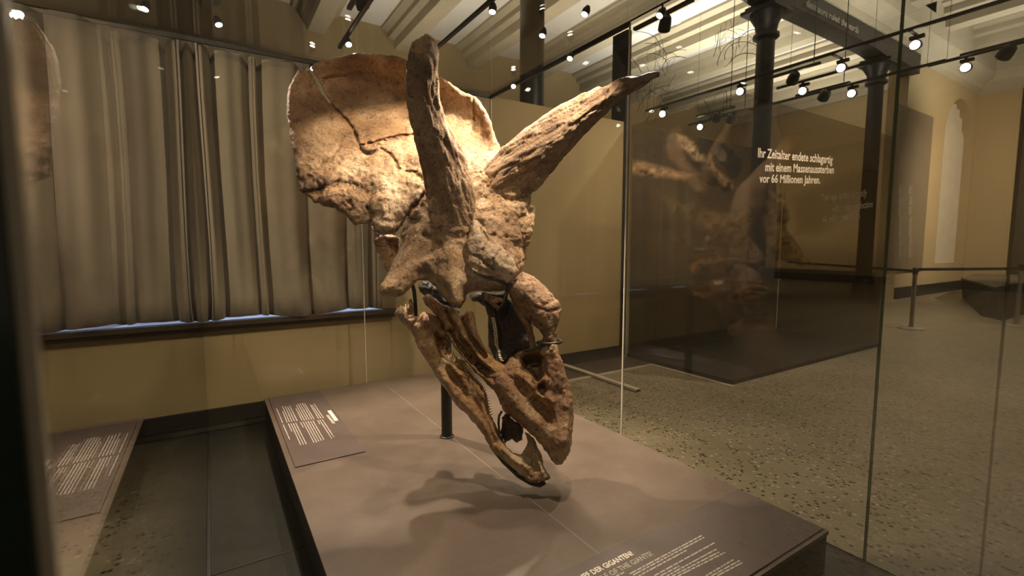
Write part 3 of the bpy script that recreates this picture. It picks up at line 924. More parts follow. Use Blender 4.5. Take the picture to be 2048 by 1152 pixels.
face_line('Ihr Zeitalter endete schlagartig', (1515, 314), (1664, 327), M['letter'], 26)
face_line('mit einem Massenaussterben', (1530, 342), (1667, 347), M['letter'], 25)
face_line('vor 66 Millionen Jahren.', (1519, 365), (1640, 367), M['letter'], 24)

def reflected_text_line(txt, pa, pb, hpx):  # dim letters on the moulding stand in for writing seen as a reflection
    y = ARC_Y - .262
    a, b = ony(*pa, y), ony(*pb, y)
    h = hpx * topix(a)[2] / FPX
    cu = bpy.data.curves.new('measure', 'FONT'); cu.body = txt; cu.size = 1
    ob = bpy.data.objects.new('measure', cu); COL.objects.link(ob)
    bpy.context.view_layer.update(); wdt = ob.dimensions.x
    bpy.data.objects.remove(ob)
    u = b - a; u.z = 0; L_ = u.length
    o = flat_text(txt, M['letter_reflected'], 'lettering', tz7, Vector((a.x, y, a.z)), Vector((1, 0, 0)), UZg, h, 0, L_ / (wdt * h), .012)
M['letter_reflected'] = plain('reflected_lettering', (.23, .20, .16), .7, .02, 10)
reflected_text_line('dinosaurs ruled the earth', (1612, 12), (1716, 70), 20)
# faint English lettering printed on the right-hand case panes, plus reflected white lines
def side_line(txt, pa, pb, m, hpx):
    x = GX1 - TH - .002
    a, b = onx(*pa, x), onx(*pb, x)
    h = hpx * topix(a)[2] / FPX
    cu = bpy.data.curves.new('measure', 'FONT'); cu.body = txt; cu.size = 1
    ob = bpy.data.objects.new('measure', cu); COL.objects.link(ob)
    bpy.context.view_layer.update(); wdt = ob.dimensions.x
    bpy.data.objects.remove(ob)
    u = (b - a); L_ = u.length; u.normalize()
    return flat_text(txt, m, 'lettering', case, a, u, UZg, h, 0, L_ / (wdt * h), .022)
side_line('Their age ended abruptly', (1641, 402), (1733, 392), M['letter_dim'], 19)
side_line('with a mass extinction', (1664, 424), (1745, 414), M['letter_dim'], 18)
side_line('66 million years ago.', (1645, 445), (1720, 436), M['letter_dim'], 19)

def film(name, col, al):
    m, nt, N, L, P = mat(name)
    P.inputs['Base Color'].default_value = (*col, 1); P.inputs['Alpha'].default_value = al; P.inputs['Roughness'].default_value = .8
    return m
M['wisp'] = veil('reflected_white_lines', (.42, .39, .36))
g = Geo()
r2 = random.Random(4)
def wisp(pts, r):
    X = GX1 - TH - .003
    P = [onx(x, y, X) for x, y in pts]
    g.tube(P, r, 5)
for cx, cy, sc_, n in ((1298, 215, 62, 26), (1310, 130, 50, 14), (1432, 225, 40, 12), (1455, 110, 60, 16)):
    for k in range(n):
        a0 = r2.uniform(-.5, .5); l = sc_ * r2.uniform(.5, 1.3)
        x0 = cx + r2.uniform(-.5, .5) * sc_; y0 = cy + r2.uniform(-.5, .6) * sc_
        c = r2.uniform(-1.4, 1.4)
        pts = []
        for t in np.linspace(0, 1, 9):
            an = -1.15 + a0 + c * (t - .3) * 1.3
            pts.append((x0 + math.cos(an) * l * t, y0 + math.sin(an) * l * t))
        pts = [(max(x, 1262), max(y, 40)) for x, y in pts]
        wisp(pts, r2.choice((.0008, .0012, .0018)))
w = child(g.done('reflected_line_drawing', M['wisp']), case)  # thin tubes on the pane imitate the reflection of a white drawing
w['kind'] = 'stuff'

# ================================================================== FLOOR BAR, BARRIER, DARK BENCH
pA, pB = onz(1131, 730, .03), onz(1276, 779, .03)
bar = empty('floor_bar', (pA.x, (pB.y + WALL_Y) / 2, 0), 'flat pale metal bar lying on the floor behind the skull', 'bar')
child(Geo().box(pA.x - .035, pA.x + .035, pB.y, WALL_Y - .06, .008, .035, .004).done('cover', M['bar']), bar)
child(Geo().box(pA.x - .032, pA.x + .032, pB.y - .004, pB.y, .006, .03).done('end_cap', M['black']), bar)

def stanchion(px, py, toppy, label):
    p = onz(px, py, 0); d = ray(px, toppy); h = EYE.z + d.z * (p.x / d.x)
    o = empty('barrier_post', p, label, 'barrier post', 'steel belt barrier posts')
    child(Geo().lathe([(.22, .0), (.22, .012), (.17, .022), (.05, .035), (.045, .05)], p, 28).done('foot', M['steel'], smooth=True), o)
    child(Geo().lathe([(.036, .04), (.036, h - .1)], p, 16).done('tube', M['steel'], smooth=True), o)
    child(Geo().lathe([(.043, h - .12), (.043, h), (.03, h + .012)], p, 16).done('belt_head', M['black'], smooth=True), o)
    return p, h
s1, h1 = stanchion(1822, 657, 536, 'steel barrier post right of the green glass edge')
s2, h2 = stanchion(2032, 652, 528, 'steel barrier post at the right edge before the dark bench')
s0 = Vector((BX1 + .25, s1.y + 1.7, 0)); 
def belt(a, b, h, label):
    d = (b - a).normalized(); n = Vector((-d.y, d.x, 0)) * .004
    g = Geo(); bm = g.bm
    A = a + d * .045; B = b - d * .045
    g.prism([((A + n).x, (A + n).y), ((B + n).x, (B + n).y), ((B - n).x, (B - n).y), ((A - n).x, (A - n).y)], 'z', h - .085, h - .03)
    o = g.done('barrier_belt', M['black'])
    tag(o, label, 'barrier belt')
belt(s1, s2, (h1 + h2) / 2, 'black belt stretched between the two steel barrier posts')
bq = onz(1560, 610, 0)
s0 = Vector((s1.x + 3.2, s1.y + 4.1, 0))
belt(s1, s0 , h1, 'black belt running from the steel post back behind the enclosure')

# dark angular bench by the end wall
p0 = onz(1915, 590, 0); p1b = onz(2000, 640, 0)
bc = onz(1985, 600, 0)
bn = empty('angular_bench', bc, 'dark wedge-shaped bench on the floor before the end wall', 'bench')
M['bench'] = plain('grey_brown_bench', (.11, .085, .055), .5, .1, 4)
ht = .62
A = [onz(1925, 596, 0), onz(1962, 632, 0), onz(2006, 642, 0), onz(2070, 622, 0), onz(2040, 600, 0)]
top = [onz(1922, 558, ht), onz(1990, 578, ht), onz(2075, 562, ht), onz(2040, 552, ht), onz(1950, 550, ht)]
bm = bmesh.new()
va = [bm.verts.new(Vector((p.x, p.y, 0.0))) for p in A]; vb = [bm.verts.new(Vector((p.x, p.y, ht))) for p in top]
bm.faces.new(va); bm.faces.new(vb)
for k in range(5): bm.faces.new((va[k], va[(k + 1) % 5], vb[(k + 1) % 5], vb[k]))
bmesh.ops.recalc_face_normals(bm, faces=bm.faces)
me = bpy.data.meshes.new('body'); bm.to_mesh(me); bm.free()
child(link('body', me, M['plinth_side']), bn)
g = Geo(); g.prism([(p.x, p.y) for p in top], 'z', ht + .001, ht + .04)
child(g.done('seat_slab', M['bench']), bn)
# ================================================================== THE SKULL
PB = onz(894, 873, PLZ)
root = empty('horned_dinosaur_skull', (PB.x, PB.y, PLZ), 'huge brown fossil skull with broad frill and two long brow horns on a black post', 'fossil skull')
ROOT = np.array([PB.x, PB.y, PLZ])
STEP, DZ = 2.5, 0.0075

def tps(ctrl, px, py):
    c = np.array(ctrl, float); s = 200.0
    P = c[:, :2] / s; n = len(P)
    def phi(r2): return np.where(r2 > 1e-12, .5 * r2 * np.log(np.maximum(r2, 1e-12)), 0)
    K = phi(((P[:, None] - P[None]) ** 2).sum(-1)) + np.eye(n) * 1e-3
    T = np.hstack([np.ones((n, 1)), P])
    A = np.block([[K, T], [T.T, np.zeros((3, 3))]])
    w = np.linalg.solve(A, np.concatenate([c[:, 2], np.zeros(3)]))
    out = np.full(px.shape, w[n]) + w[n + 1] * px / s + w[n + 2] * py / s
    for i in range(n): out = out + w[i] * phi((px / s - P[i, 0]) ** 2 + (py / s - P[i, 1]) ** 2)
    return out

class Field:
    def __init__(s, x0, x1, y0, y1, z0, z1, step=STEP, dz=DZ):
        s.xs = np.arange(x0, x1, step, dtype=np.float32); s.ys = np.arange(y0, y1, step, dtype=np.float32); s.zs = np.arange(z0, z1, dz, dtype=np.float32)
        s.PX, s.PY = np.meshgrid(s.xs, s.ys, indexing='ij')
        s.F = np.full((len(s.xs), len(s.ys), len(s.zs)), 9.0, np.float32)
        q = np.stack([s.PX.ravel() / 30, s.PY.ravel() / 30, s.PX.ravel() * 0], 1)
        s.n1 = fbm(q, 4, .6).reshape(s.PX.shape).astype(np.float32)
        s.n2 = fbm(q * 3.1 + 9, 3, .6).reshape(s.PX.shape).astype(np.float32)
    def smin(s, d, k):
        if k <= 0: s.F = np.minimum(s.F, d)
        else:
            h = np.clip(.5 + .5 * (s.F - d) / k, 0, 1)
            s.F = (s.F * (1 - h) + d * h - k * h * (1 - h)).astype(np.float32)
    def plate(s, poly, ctrl, th, dome=25, carve=(), cuts=(), holes=(), pits=(), edge=2.0, k=.0, r=.008, flat=.0):
        d2 = polydist(s.PX, s.PY, poly) + edge * s.n1 + edge * .6 * s.n2
        zc = tps(ctrl, s.PX, s.PY)
        for pl_, w in cuts:
            d2 = np.maximum(d2, (w - linedist(s.PX, s.PY, pl_)) + 1.2 * s.n2)
        for hp in holes:
            d2 = np.maximum(d2, -polydist(s.PX, s.PY, hp) + edge * .7 * s.n1)
        t = np.clip(-d2 / dome, 0, 1)
        h = th / 2 * (flat + (1 - flat) * np.sqrt(np.clip(1 - (1 - t) ** 2, 0, 1)))
        dz = np.zeros_like(zc)
        for pl_, w, dep in carve:
            dz = dz + dep * np.exp(-((linedist(s.PX, s.PY, pl_) + 1.5 * s.n2 + 1.5 * s.n1) / w) ** 2)
        for pp, soft, dep in pits:
            dd = polydist(s.PX, s.PY, pp) + 2 * s.n2
            dz = dz + dep / (1 + np.exp(np.clip(dd / soft * 3, -30, 30)))
        zf = zc - h + dz; zb = zc + h + np.maximum(dz, 0) * .35
        zb = np.maximum(zb, zf + .012)
        a = (d2 * zc / FPX)[:, :, None]
        mid = ((zf + zb) / 2)[:, :, None]; hh = ((zb - zf) / 2)[:, :, None]
        b = np.abs(s.zs[None, None, :] - mid) - hh
        qa, qb = a + r, b + r
        d = np.minimum(np.maximum(qa, qb), 0) + np.hypot(np.maximum(qa, 0), np.maximum(qb, 0)) - r
        s.smin(d.astype(np.float32), k)
    def tube(s, pts, k=.02, zs=1.0):
        Z = s.zs[None, None, :]
        X = (s.PX[:, :, None] - 1024) / FPX * Z; Y = (s.PY[:, :, None] - 576) / FPX * Z
        best = None
        for a, b in zip(pts, pts[1:]):
            A = np.array([(a[0] - 1024) / FPX * a[2], (a[1] - 576) / FPX * a[2], a[2] * zs]); B = np.array([(b[0] - 1024) / FPX * b[2], (b[1] - 576) / FPX * b[2], b[2] * zs])
            ra, rb = a[3] * a[2] / FPX, b[3] * b[2] / FPX
            D = B - A; L2 = (D ** 2).sum()
            t = np.clip(((X - A[0]) * D[0] + (Y - A[1]) * D[1] + (Z * zs - A[2]) * D[2]) / L2, 0, 1)
            d = np.sqrt((X - A[0] - t * D[0]) ** 2 + (Y - A[1] - t * D[1]) ** 2 + (Z * zs - A[2] - t * D[2]) ** 2) - (ra + (rb - ra) * t)
            best = d if best is None else np.minimum(best, d)
        s.smin(best.astype(np.float32), k)
    def mesh(s):
        G = s.F
        G[0], G[-1], G[:, 0], G[:, -1], G[:, :, 0], G[:, :, -1] = (np.maximum(v, .01) for v in (G[0], G[-1], G[:, 0], G[:, -1], G[:, :, 0], G[:, :, -1]))
        ins = G < 0
        c8 = [ins[i:ins.shape[0] - 1 + i, j:ins.shape[1] - 1 + j, k:ins.shape[2] - 1 + k] for i in (0, 1) for j in (0, 1) for k in (0, 1)]
        cnt = sum(c.astype(np.int8) for c in c8)
        mix = (cnt > 0) & (cnt < 8)
        I, J, K = np.nonzero(mix)
        vid = np.full(mix.shape, -1, np.int64); vid[I, J, K] = np.arange(len(I))
        off = np.array([(i, j, k) for i in (0, 1) for j in (0, 1) for k in (0, 1)])
        val = np.stack([G[I + o[0], J + o[1], K + o[2]] for o in off], 1).astype(float)
        acc = np.zeros((len(I), 3)); num = np.zeros(len(I))
        for a in range(8):
            for b in range(a + 1, 8):
                if np.abs(off[a] - off[b]).sum() != 1: continue
                va, vb = val[:, a], val[:, b]
                m = (va < 0) != (vb < 0)
                t = np.where(m, va / np.where(m, va - vb, 1), 0)
                p = off[a] + (off[b] - off[a]) * t[:, None]
                acc += np.where(m[:, None], p, 0); num += m
        p = acc / num[:, None] + np.stack([I, J, K], 1)
        px = s.xs[0] + p[:, 0] * (s.xs[1] - s.xs[0]); py = s.ys[0] + p[:, 1] * (s.ys[1] - s.ys[0]); z = s.zs[0] + p[:, 2] * (s.zs[1] - s.zs[0])
        V = np.stack([(px - 1024) / FPX * z, (py - 576) / FPX * z, z], 1) @ MB.T + np.array(EYE)
        Fs = []
        for ax in range(3):
            o1, o2 = [(1, 2), (2, 0), (0, 1)][ax]
            lo = [slice(1, -1)] * 3; hi = [slice(1, -1)] * 3
            lo[ax] = slice(0, -1); hi[ax] = slice(1, None)
            A_, B_ = ins[tuple(lo)], ins[tuple(hi)]
            for flip, mk in ((0, A_ & ~B_), (1, ~A_ & B_)):
                e = np.stack(np.nonzero(mk), 1)
                st = np.array([1, 1, 1]); st[ax] = 0
                e = e + st
                u = np.zeros(3, int); u[o1] = 1; w = np.zeros(3, int); w[o2] = 1
                q = [e - u - w, e - w, e, e - u]
                f = np.stack([vid[tuple(x.T)] for x in q], 1)
                Fs.append(f[:, ::-1] if flip else f)
        Fq = np.concatenate(Fs)
        Fq = Fq[(Fq >= 0).all(1)]
        return V, Fq
def vnorm(V, Fq):
    n = np.cross(V[Fq[:, 2]] - V[Fq[:, 0]], V[Fq[:, 3]] - V[Fq[:, 1]])
    N = np.zeros_like(V)
    for k in range(4): np.add.at(N, Fq[:, k], n)
    return N / (np.linalg.norm(N, axis=1)[:, None] + 1e-12)
def bone_part(fld, name, m, parent=root, rough=1.0, axis=None, label=None):
    V, Fq = fld.mesh()
    N = vnorm(V, Fq)
    Q = V.copy()
    if axis is not None:
        ax = np.array(axis, float); ax /= np.linalg.norm(ax)
        Q = Q - (Q @ ax)[:, None] * ax * .84
    d = .0065 * fbm(Q * 11, 4, .55) + .0035 * fbm(Q * 42 + 3, 3, .6)
    rd = np.abs(fbm(Q * 9 + 31, 3, .55))
    if axis is not None: d = d + .0045 * fbm(Q * 36 + 5, 3, .6)
    d -= .010 * np.clip(1 - rd / .055, 0, 1) * (fbm(Q * 3 + 7, 2) > -.1)
    ter = fbm(Q * 6 + 50, 3, .5); d += .0045 * (ter > .12) + .0035 * (ter > .42)
    if callable(rough):
        q = (V - np.array(EYE)) @ MB
        rough = rough(1024 + FPX * q[:, 0] / q[:, 2], 576 + FPX * q[:, 1] / q[:, 2])
    V = V + N * (d * rough)[:, None]
    me = bpy.data.meshes.new(name)
    me.from_pydata((V - ROOT).tolist(), [], Fq.tolist())
    o = link(name, me, m, parent, True)
    if label: o['label'] = label
    return o

# ---- frill
frill_poly = [(596, 140), (612, 141), (632, 128), (659, 118), (702, 109), (745, 107), (791, 111), (830, 122), (871, 141), (894, 160), (930, 184), (951, 195), (970, 221), (983, 247), (993, 276), (1004, 304),
              (1006, 330), (985, 372), (940, 400), (880, 430), (838, 440), (814, 434), (804, 456), (790, 466), (774, 471), (760, 468), (751, 460), (741, 447), (726, 449), (712, 450), (700, 440), (692, 430), (675, 418),
              (650, 411), (629, 404), (619, 393), (604, 389), (597, 381), (601, 360), (597, 345), (592, 325), (584, 294), (577, 272), (573, 245), (573, 206), (579, 176)]
f = Field(556, 1024, 92, 486, 2.72, 3.72)
f.plate(frill_poly,
        [(575, 200, 3.16), (575, 270, 3.08), (598, 370, 2.99), (640, 250, 3.17), (660, 330, 3.05), (600, 145, 3.24), (640, 138, 3.31), (700, 112, 3.29), (790, 113, 3.28), (880, 148, 3.30), (690, 155, 3.42), (780, 165, 3.45), (860, 195, 3.44), (690, 185, 3.43), (780, 195, 3.45),
         (690, 225, 3.33), (780, 235, 3.35), (720, 280, 3.22), (790, 280, 3.22), (860, 300, 3.22), (962, 208, 3.34), (930, 235, 3.42), (985, 255, 3.31), (960, 275, 3.36), (1003, 325, 3.24), (930, 295, 3.20), (960, 340, 3.12), (900, 360, 3.05),
         (700, 380, 2.99), (640, 400, 2.96), (730, 440, 2.93), (780, 465, 2.91), (820, 420, 2.94), (780, 370, 3.00), (840, 350, 3.06)],
        .085, dome=16, flat=.35, edge=1.8,
        cuts=[([(622, 140), (634, 160), (645, 185)], 2.6), ([(645, 185), (660, 205)], 2.0)],
        holes=[[(720, 299), (734, 304), (755, 300), (742, 309), (732, 309)]],
        carve=[([(645, 185), (660, 205), (685, 232), (706, 258), (716, 285), (722, 297)], 2.6, .05), ([(660, 205), (685, 232), (712, 272)], 30, -.012),
               ([(720, 291), (760, 282), (800, 273), (828, 269)], 2.2, .035),
               ([(762, 298), (778, 306), (790, 322), (796, 336), (815, 343), (832, 346), (846, 362)], 2.6, .035), ([(780, 318), (800, 350), (830, 365)], 10, -.015),
               ([(606, 384), (630, 382), (655, 370), (678, 362)], 4, .03), ([(640, 380), (660, 376), (700, 365)], 8, .02),
               ([(640, 330), (662, 318), (680, 292)], 3.5, .018), ([(690, 365), (715, 372)], 3, .02),
               ([(740, 447), (745, 432), (735, 415)], 3, .03), ([(692, 430), (706, 415), (700, 402)], 4, .02),
               ([(815, 434), (822, 418), (838, 402), (846, 388)], 3.0, .05),
               ([(765, 450), (770, 400), (750, 340)], 22, -.03), ([(630, 400), (690, 395), (760, 410)], 14, -.012),
               ([(946, 195), (947, 268)], 2, .02), ([(640, 158), (700, 150), (750, 145)], 2, .015), ([(600, 210), (640, 225)], 2, .012), ([(955, 240), (975, 300), (985, 330)], 12, .03)])
bone_part(f, 'frill', M['bone_frill'], rough=lambda px, py: .35 + 1.0 / (1 + np.exp(-(py - 300 + (px - 700) * .1) / 25)))

# ---- face: forehead, cheeks and jugal points
face_poly = [(868, 345), (850, 385), (842, 410), (826, 422), (817, 430), (807, 447), (800, 471), (801, 486), (797, 505), (786, 523), (778, 543), (761, 570), (758, 582), (770, 592), (792, 596), (809, 590), (822, 573), (836, 561), (856, 559),
             (868, 570), (890, 599), (906, 616), (920, 616), (931, 602), (934, 591), (948, 584), (962, 582), (1000, 586), (1013, 580), (1020, 568), (1038, 549), (1046, 538), (1047, 510), (1045, 495), (1053, 482), (1060, 466), (1064, 442),
             (1058, 428), (1064, 408), (1062, 385), (1090, 352), (1060, 310), (1020, 300), (990, 305), (940, 318), (900, 330)]
f = Field(740, 1112, 285, 640, 2.45, 3.42)
f.plate(face_poly,
        [(930, 360, 3.06), (960, 400, 3.02), (985, 330, 3.14), (1060, 340, 3.10), (1060, 430, 3.05), (1000, 450, 2.95), (1000, 510, 2.88), (945, 470, 2.97), (930, 540, 2.90), (960, 580, 2.88), (915, 615, 2.82), (890, 560, 2.87),
         (850, 520, 2.90), (860, 460, 2.95), (765, 582, 2.80), (800, 560, 2.83), (800, 480, 2.99), (830, 420, 3.02), (1010, 578, 2.90), (1046, 520, 2.98), (870, 350, 3.10)],
        .24, dome=34, flat=.12, edge=2.0,
        carve=[([(935, 468), (945, 510), (960, 545), (990, 560), (1013, 566)], 2.6, .03), ([(975, 480), (1015, 520), (1045, 545)], 22, -.035), ([(950, 430), (1000, 440), (1040, 420)], 16, -.02),
               ([(905, 500), (905, 560), (914, 612)], 15, -.03), ([(820, 500), (795, 560), (768, 580)], 16, -.03), ([(850, 470), (870, 478), (880, 492)], 5, .05), ([(868, 430), (872, 470)], 7, .06),
               ([(845, 545), (870, 555), (890, 585)], 8, .02), ([(1000, 395), (1025, 400), (1050, 395)], 5, .03), ([(1058, 430), (1040, 436)], 3, .03), ([(1048, 486), (1060, 470)], 4, .03),
               ([(1013, 566), (1020, 575)], 2.5, .08), ([(985, 470), (1000, 478), (1015, 475)], 4, .02), ([(960, 455), (990, 490), (1010, 500)], 2, .02), ([(940, 520), (975, 535), (1000, 530)], 3, .02),
               ([(870, 385), (860, 420), (835, 440)], 10, .03), ([(870, 535), (840, 548)], 14, .03), ([(960, 575), (935, 580)], 10, .02)],
        pits=[([(862, 420), (874, 425), (884, 445), (886, 472), (872, 470)], 4, .13)])
f.tube([(1062, 420, 3.02, 10), (1052, 462, 2.98, 13), (1050, 486, 2.98, 8)], .03)
f.tube([(1049, 500, 3.0, 4), (1051, 515, 3.0, 4)], .02)
f.tube([(905, 470, 2.93, 44), (896, 400, 2.86, 40)], .05)
f.tube([(1010, 370, 3.06, 44), (1050, 340, 3.03, 42)], .05)
bone_part(f, 'face', M['bone_face'], rough=lambda px, py: .45 + 1.0 / (1 + np.exp((py - 500 - (px - 930) * .5) / 22)))

f = Field(905, 1070, 420, 585, 2.55, 3.0)
f.plate([(943, 437), (952, 440), (962, 455), (987, 474), (1016, 506), (1042, 543), (1028, 551), (1014, 564), (996, 559), (975, 552), (945, 542), (933, 520), (931, 500), (930, 483), (940, 462)],
        [(940, 465, 2.845), (935, 520, 2.79), (1000, 510, 2.735), (1015, 560, 2.775), (1040, 545, 2.81), (985, 478, 2.80)], .075, dome=10, flat=.55, edge=2.8,
        carve=[([(950, 455), (970, 500), (1000, 530), (1030, 545)], 12, -.012), ([(935, 505), (960, 515), (985, 540)], 2.2, .03), ([(962, 458), (975, 480), (965, 500)], 2, .02), ([(1000, 500), (985, 520), (990, 545)], 2, .02), ([(940, 530), (965, 540), (1000, 556)], 3, .015)])
bone_part(f, 'nasal_plate', M['bone_pale_sheen'], rough=.8, label='paler cracked bone plate between the horns and the nose')  # lighter bone, with the plate's bright sheen also put into its colour

# ---- brow horns
hA = [(847, 97, 2.34, 20), (844, 112, 2.36, 28), (842, 135, 2.40, 30.5), (844, 170, 2.46, 31), (846, 205, 2.52, 32.5), (857, 245, 2.59, 35), (872, 285, 2.66, 37), (884, 325, 2.73, 41), (896, 365, 2.79, 43), (905, 405, 2.85, 41), (911, 445, 2.90, 37), (913, 478, 2.93, 28)]
f = Field(790, 980, 60, 520, 2.2, 3.1)
f.tube(hA, 0)
f.tube([(848, 88, 2.36, 9), (862, 100, 2.40, 11)], .03)
f.tube([(852, 88, 2.40, 12), (866, 118, 2.44, 8)], .02)
axA = np.array(at(846, 92, 2.34) - at(905, 405, 2.85))
bone_part(f, 'brow_horn', M['bone_horn'], rough=1.5, axis=axA, label='upright brow horn pointing toward the viewer with a rough grey tip')
hB = [(1316, 150, 2.72, 5.5), (1300, 155, 2.74, 8.5), (1283, 163, 2.76, 11), (1262, 168, 2.79, 14), (1243, 177, 2.81, 18), (1204, 199, 2.85, 25), (1137, 249, 2.92, 36), (1089, 291, 2.97, 43), (1040, 338, 3.03, 49), (1012, 365, 3.06, 46)]
f = Field(950, 1345, 125, 430, 2.5, 3.35)
f.tube(hB, 0)
f.tube([(1285, 168, 2.77, 6), (1276, 172, 2.78, 6)], .01)
axB = np.array(at(1316, 150, 2.72) - at(1040, 338, 3.03))
bone_part(f, 'brow_horn', M['bone_horn'], rough=1.5, axis=axB, label='slanting brow horn reaching to the upper right')

# ---- nose horn and snout
f = Field(995, 1145, 520, 705, 2.5, 3.05)
f.plate([(1013, 568), (1030, 552), (1046, 541), (1074, 561), (1106, 592), (1119, 603), (1123, 620), (1120, 643), (1114, 662), (1115, 690), (1084, 690), (1086, 672), (1075, 657), (1064, 649), (1055, 638), (1042, 621), (1026, 602), (1016, 587)],
        [(1020, 570, 2.88), (1060, 590, 2.82), (1100, 620, 2.78), (1050, 550, 2.86), (1050, 625, 2.84), (1100, 680, 2.78), (1120, 610, 2.80)], .20, dome=34, flat=.05, edge=1.0,
        carve=[([(1075, 590), (1085, 612), (1110, 600)], 2, .012), ([(1070, 612), (1095, 622), (1120, 618)], 2, .02), ([(1060, 645), (1090, 655)], 5, .015)])
bone_part(f, 'nose_horn', M['bone_nose'], rough=.9, label='blunt rounded nose horn')
sn = [(1084, 682), (1077, 692), (1060, 698), (1049, 701), (1037, 704), (1029, 713), (1019, 716), (1008, 730), (990, 726), (975, 738), (968, 752), (975, 768), (984, 778), (992, 787), (998, 805), (1006, 822), (1023, 838), (1044, 853), (1062, 868),
      (1075, 880), (1088, 901), (1101, 918), (1113, 930), (1124, 927), (1136, 911), (1145, 883), (1147, 844), (1147, 805), (1143, 786), (1137, 768), (1125, 737), (1117, 706), (1114, 684)]
f = Field(955, 1165, 665, 945, 2.35, 3.05)
f.plate(sn, [(1098, 690, 2.78), (1125, 760, 2.73), (1140, 840, 2.68), (1118, 920, 2.63), (1050, 705, 2.85), (1010, 740, 2.83), (985, 770, 2.82), (1050, 760, 2.80), (1030, 810, 2.77), (1070, 850, 2.70), (1095, 860, 2.68), (1090, 790, 2.76)],
        .22, dome=42, flat=.06, edge=1.6,
        pits=[([(1043, 718), (1056, 710), (1076, 708), (1087, 718), (1086, 747), (1076, 766), (1064, 745), (1047, 738)], 7, .19), ([(1074, 768), (1090, 764), (1094, 778), (1086, 790), (1074, 782)], 4, .12),
              ([(1060, 800), (1075, 798), (1105, 826), (1106, 846), (1094, 850), (1070, 822)], 8, .08)],
        carve=[([(1112, 690), (1122, 745), (1136, 790), (1138, 840), (1130, 885)], 13, -.035), ([(1036, 748), (1070, 776), (1106, 804)], 7, -.03), ([(1010, 780), (1040, 815), (1070, 845)], 16, -.025),
               ([(1090, 728), (1096, 752)], 4, .05), ([(1000, 742), (1030, 760), (1050, 790)], 4, .018), ([(1022, 716), (1040, 706), (1075, 696)], 5, -.03), ([(1085, 900), (1110, 905), (1130, 890)], 4, .012)])
bone_part(f, 'snout', M['bone_snout'], rough=.75)

# ---- upper jaw bars
mx = [(846, 594), (858, 590), (872, 600), (886, 610), (897, 612), (907, 620), (918, 628), (928, 632), (934, 623), (942, 622), (951, 642), (955, 664), (963, 686), (975, 702), (990, 718), (1010, 733), (1022, 760), (1014, 776), (992, 780),
      (972, 764), (950, 744), (930, 722), (908, 694), (896, 668), (889, 648), (880, 634), (862, 620), (850, 608)]
f = Field(832, 1036, 575, 795, 2.5, 3.1)
f.plate(mx, [(850, 600, 2.94), (900, 640, 2.87), (940, 640, 2.88), (950, 700, 2.84), (1000, 750, 2.80), (930, 700, 2.83), (985, 770, 2.79)], .11, dome=14, flat=.1, edge=1.2,
        carve=[([(900, 662), (912, 684), (940, 720), (975, 752)], 4.5, .09), ([(893, 622), (905, 645), (925, 680), (960, 730), (1000, 755)], 4, .06), ([(890, 655), (915, 695), (950, 735), (985, 770)], 5, -.025),
               ([(905, 630), (930, 675), (960, 715), (1005, 760)], 6, -.02), ([(925, 640), (945, 680), (970, 712)], 4, .06), ([(940, 630), (950, 670), (985, 715)], 5, -.03), ([(860, 598), (880, 612), (900, 626)], 6, -.03)])
bone_part(f, 'upper_jaw', M['bone_jaw'], rough=.55)

# ---- lower jaw
dj = [(788, 626), (795, 615), (806, 606), (822, 597), (829, 612), (834, 634), (842, 626), (849, 623), (862, 630), (878, 635), (889, 646), (893, 676), (905, 700), (918, 716), (928, 722), (942, 746), (964, 769), (971, 784), (981, 829), (992, 852), (1003, 872),
      (996, 893), (983, 898), (967, 870), (949, 847), (919, 818), (897, 790), (880, 765), (863, 738), (847, 711), (830, 678), (822, 662), (805, 648)]
f = Field(772, 1022, 582, 915, 2.45, 3.2)
f.plate(dj, [(800, 625, 3.02), (850, 660, 2.96), (890, 740, 2.88), (940, 810, 2.82), (995, 885, 2.73), (880, 650, 2.96), (960, 780, 2.83)], .17, dome=26, flat=.06, edge=1.4,
        pits=[([(872, 666), (884, 672), (896, 690), (907, 706), (908, 724), (896, 720), (880, 708), (873, 692)], 3.5, .20), ([(803, 611), (820, 602), (826, 618), (830, 632), (818, 636), (806, 624)], 3, .16), ([(908, 704), (926, 730), (932, 745), (920, 738), (908, 722)], 4, .05)],
        carve=[([(848, 640), (870, 650), (888, 668)], 9, -.03), ([(838, 690), (862, 726), (900, 780), (950, 835)], 9, -.022), ([(896, 738), (915, 765), (932, 788)], 6, .028), ([(900, 728), (918, 750)], 4, -.02), ([(925, 726), (955, 770), (972, 800)], 6, -.02),
               ([(842, 628), (836, 640), (828, 648)], 3, .04), ([(880, 770), (915, 812), (960, 855)], 4, .012), ([(950, 800), (975, 850), (990, 885)], 4, .018), ([(985, 835), (994, 865), (1000, 880)], 3, .02)])
jaw = bone_part(f, 'lower_jaw', M['bone_jaw'], rough=.6)
pdp = [(981, 846), (992, 854), (1001, 870), (1012, 892), (1027, 907), (1040, 911), (1047, 907), (1053, 897), (1057, 885), (1053, 873), (1047, 863), (1058, 866), (1072, 885), (1080, 900), (1087, 918), (1092, 942), (1101, 954), (1090, 961), (1078, 966), (1061, 962),
       (1038, 948), (1009, 922), (990, 904), (975, 884), (978, 862)]
f = Field(960, 1115, 832, 985, 2.4, 2.95, 2.2, .006)
f.plate(pdp, [(985, 870, 2.74), (1010, 900, 2.69), (1040, 935, 2.64), (1098, 955, 2.60), (1055, 885, 2.70), (1085, 930, 2.64)], .085, dome=10, flat=.12, edge=.8,
        carve=[([(1000, 895), (1035, 925), (1060, 935)], 6, -.02), ([(1045, 905), (1060, 925), (1072, 938)], 7, .035), ([(1068, 890), (1080, 930), (1085, 948)], 5, -.02), ([(990, 880), (1020, 925), (1065, 955)], 3, .012)])
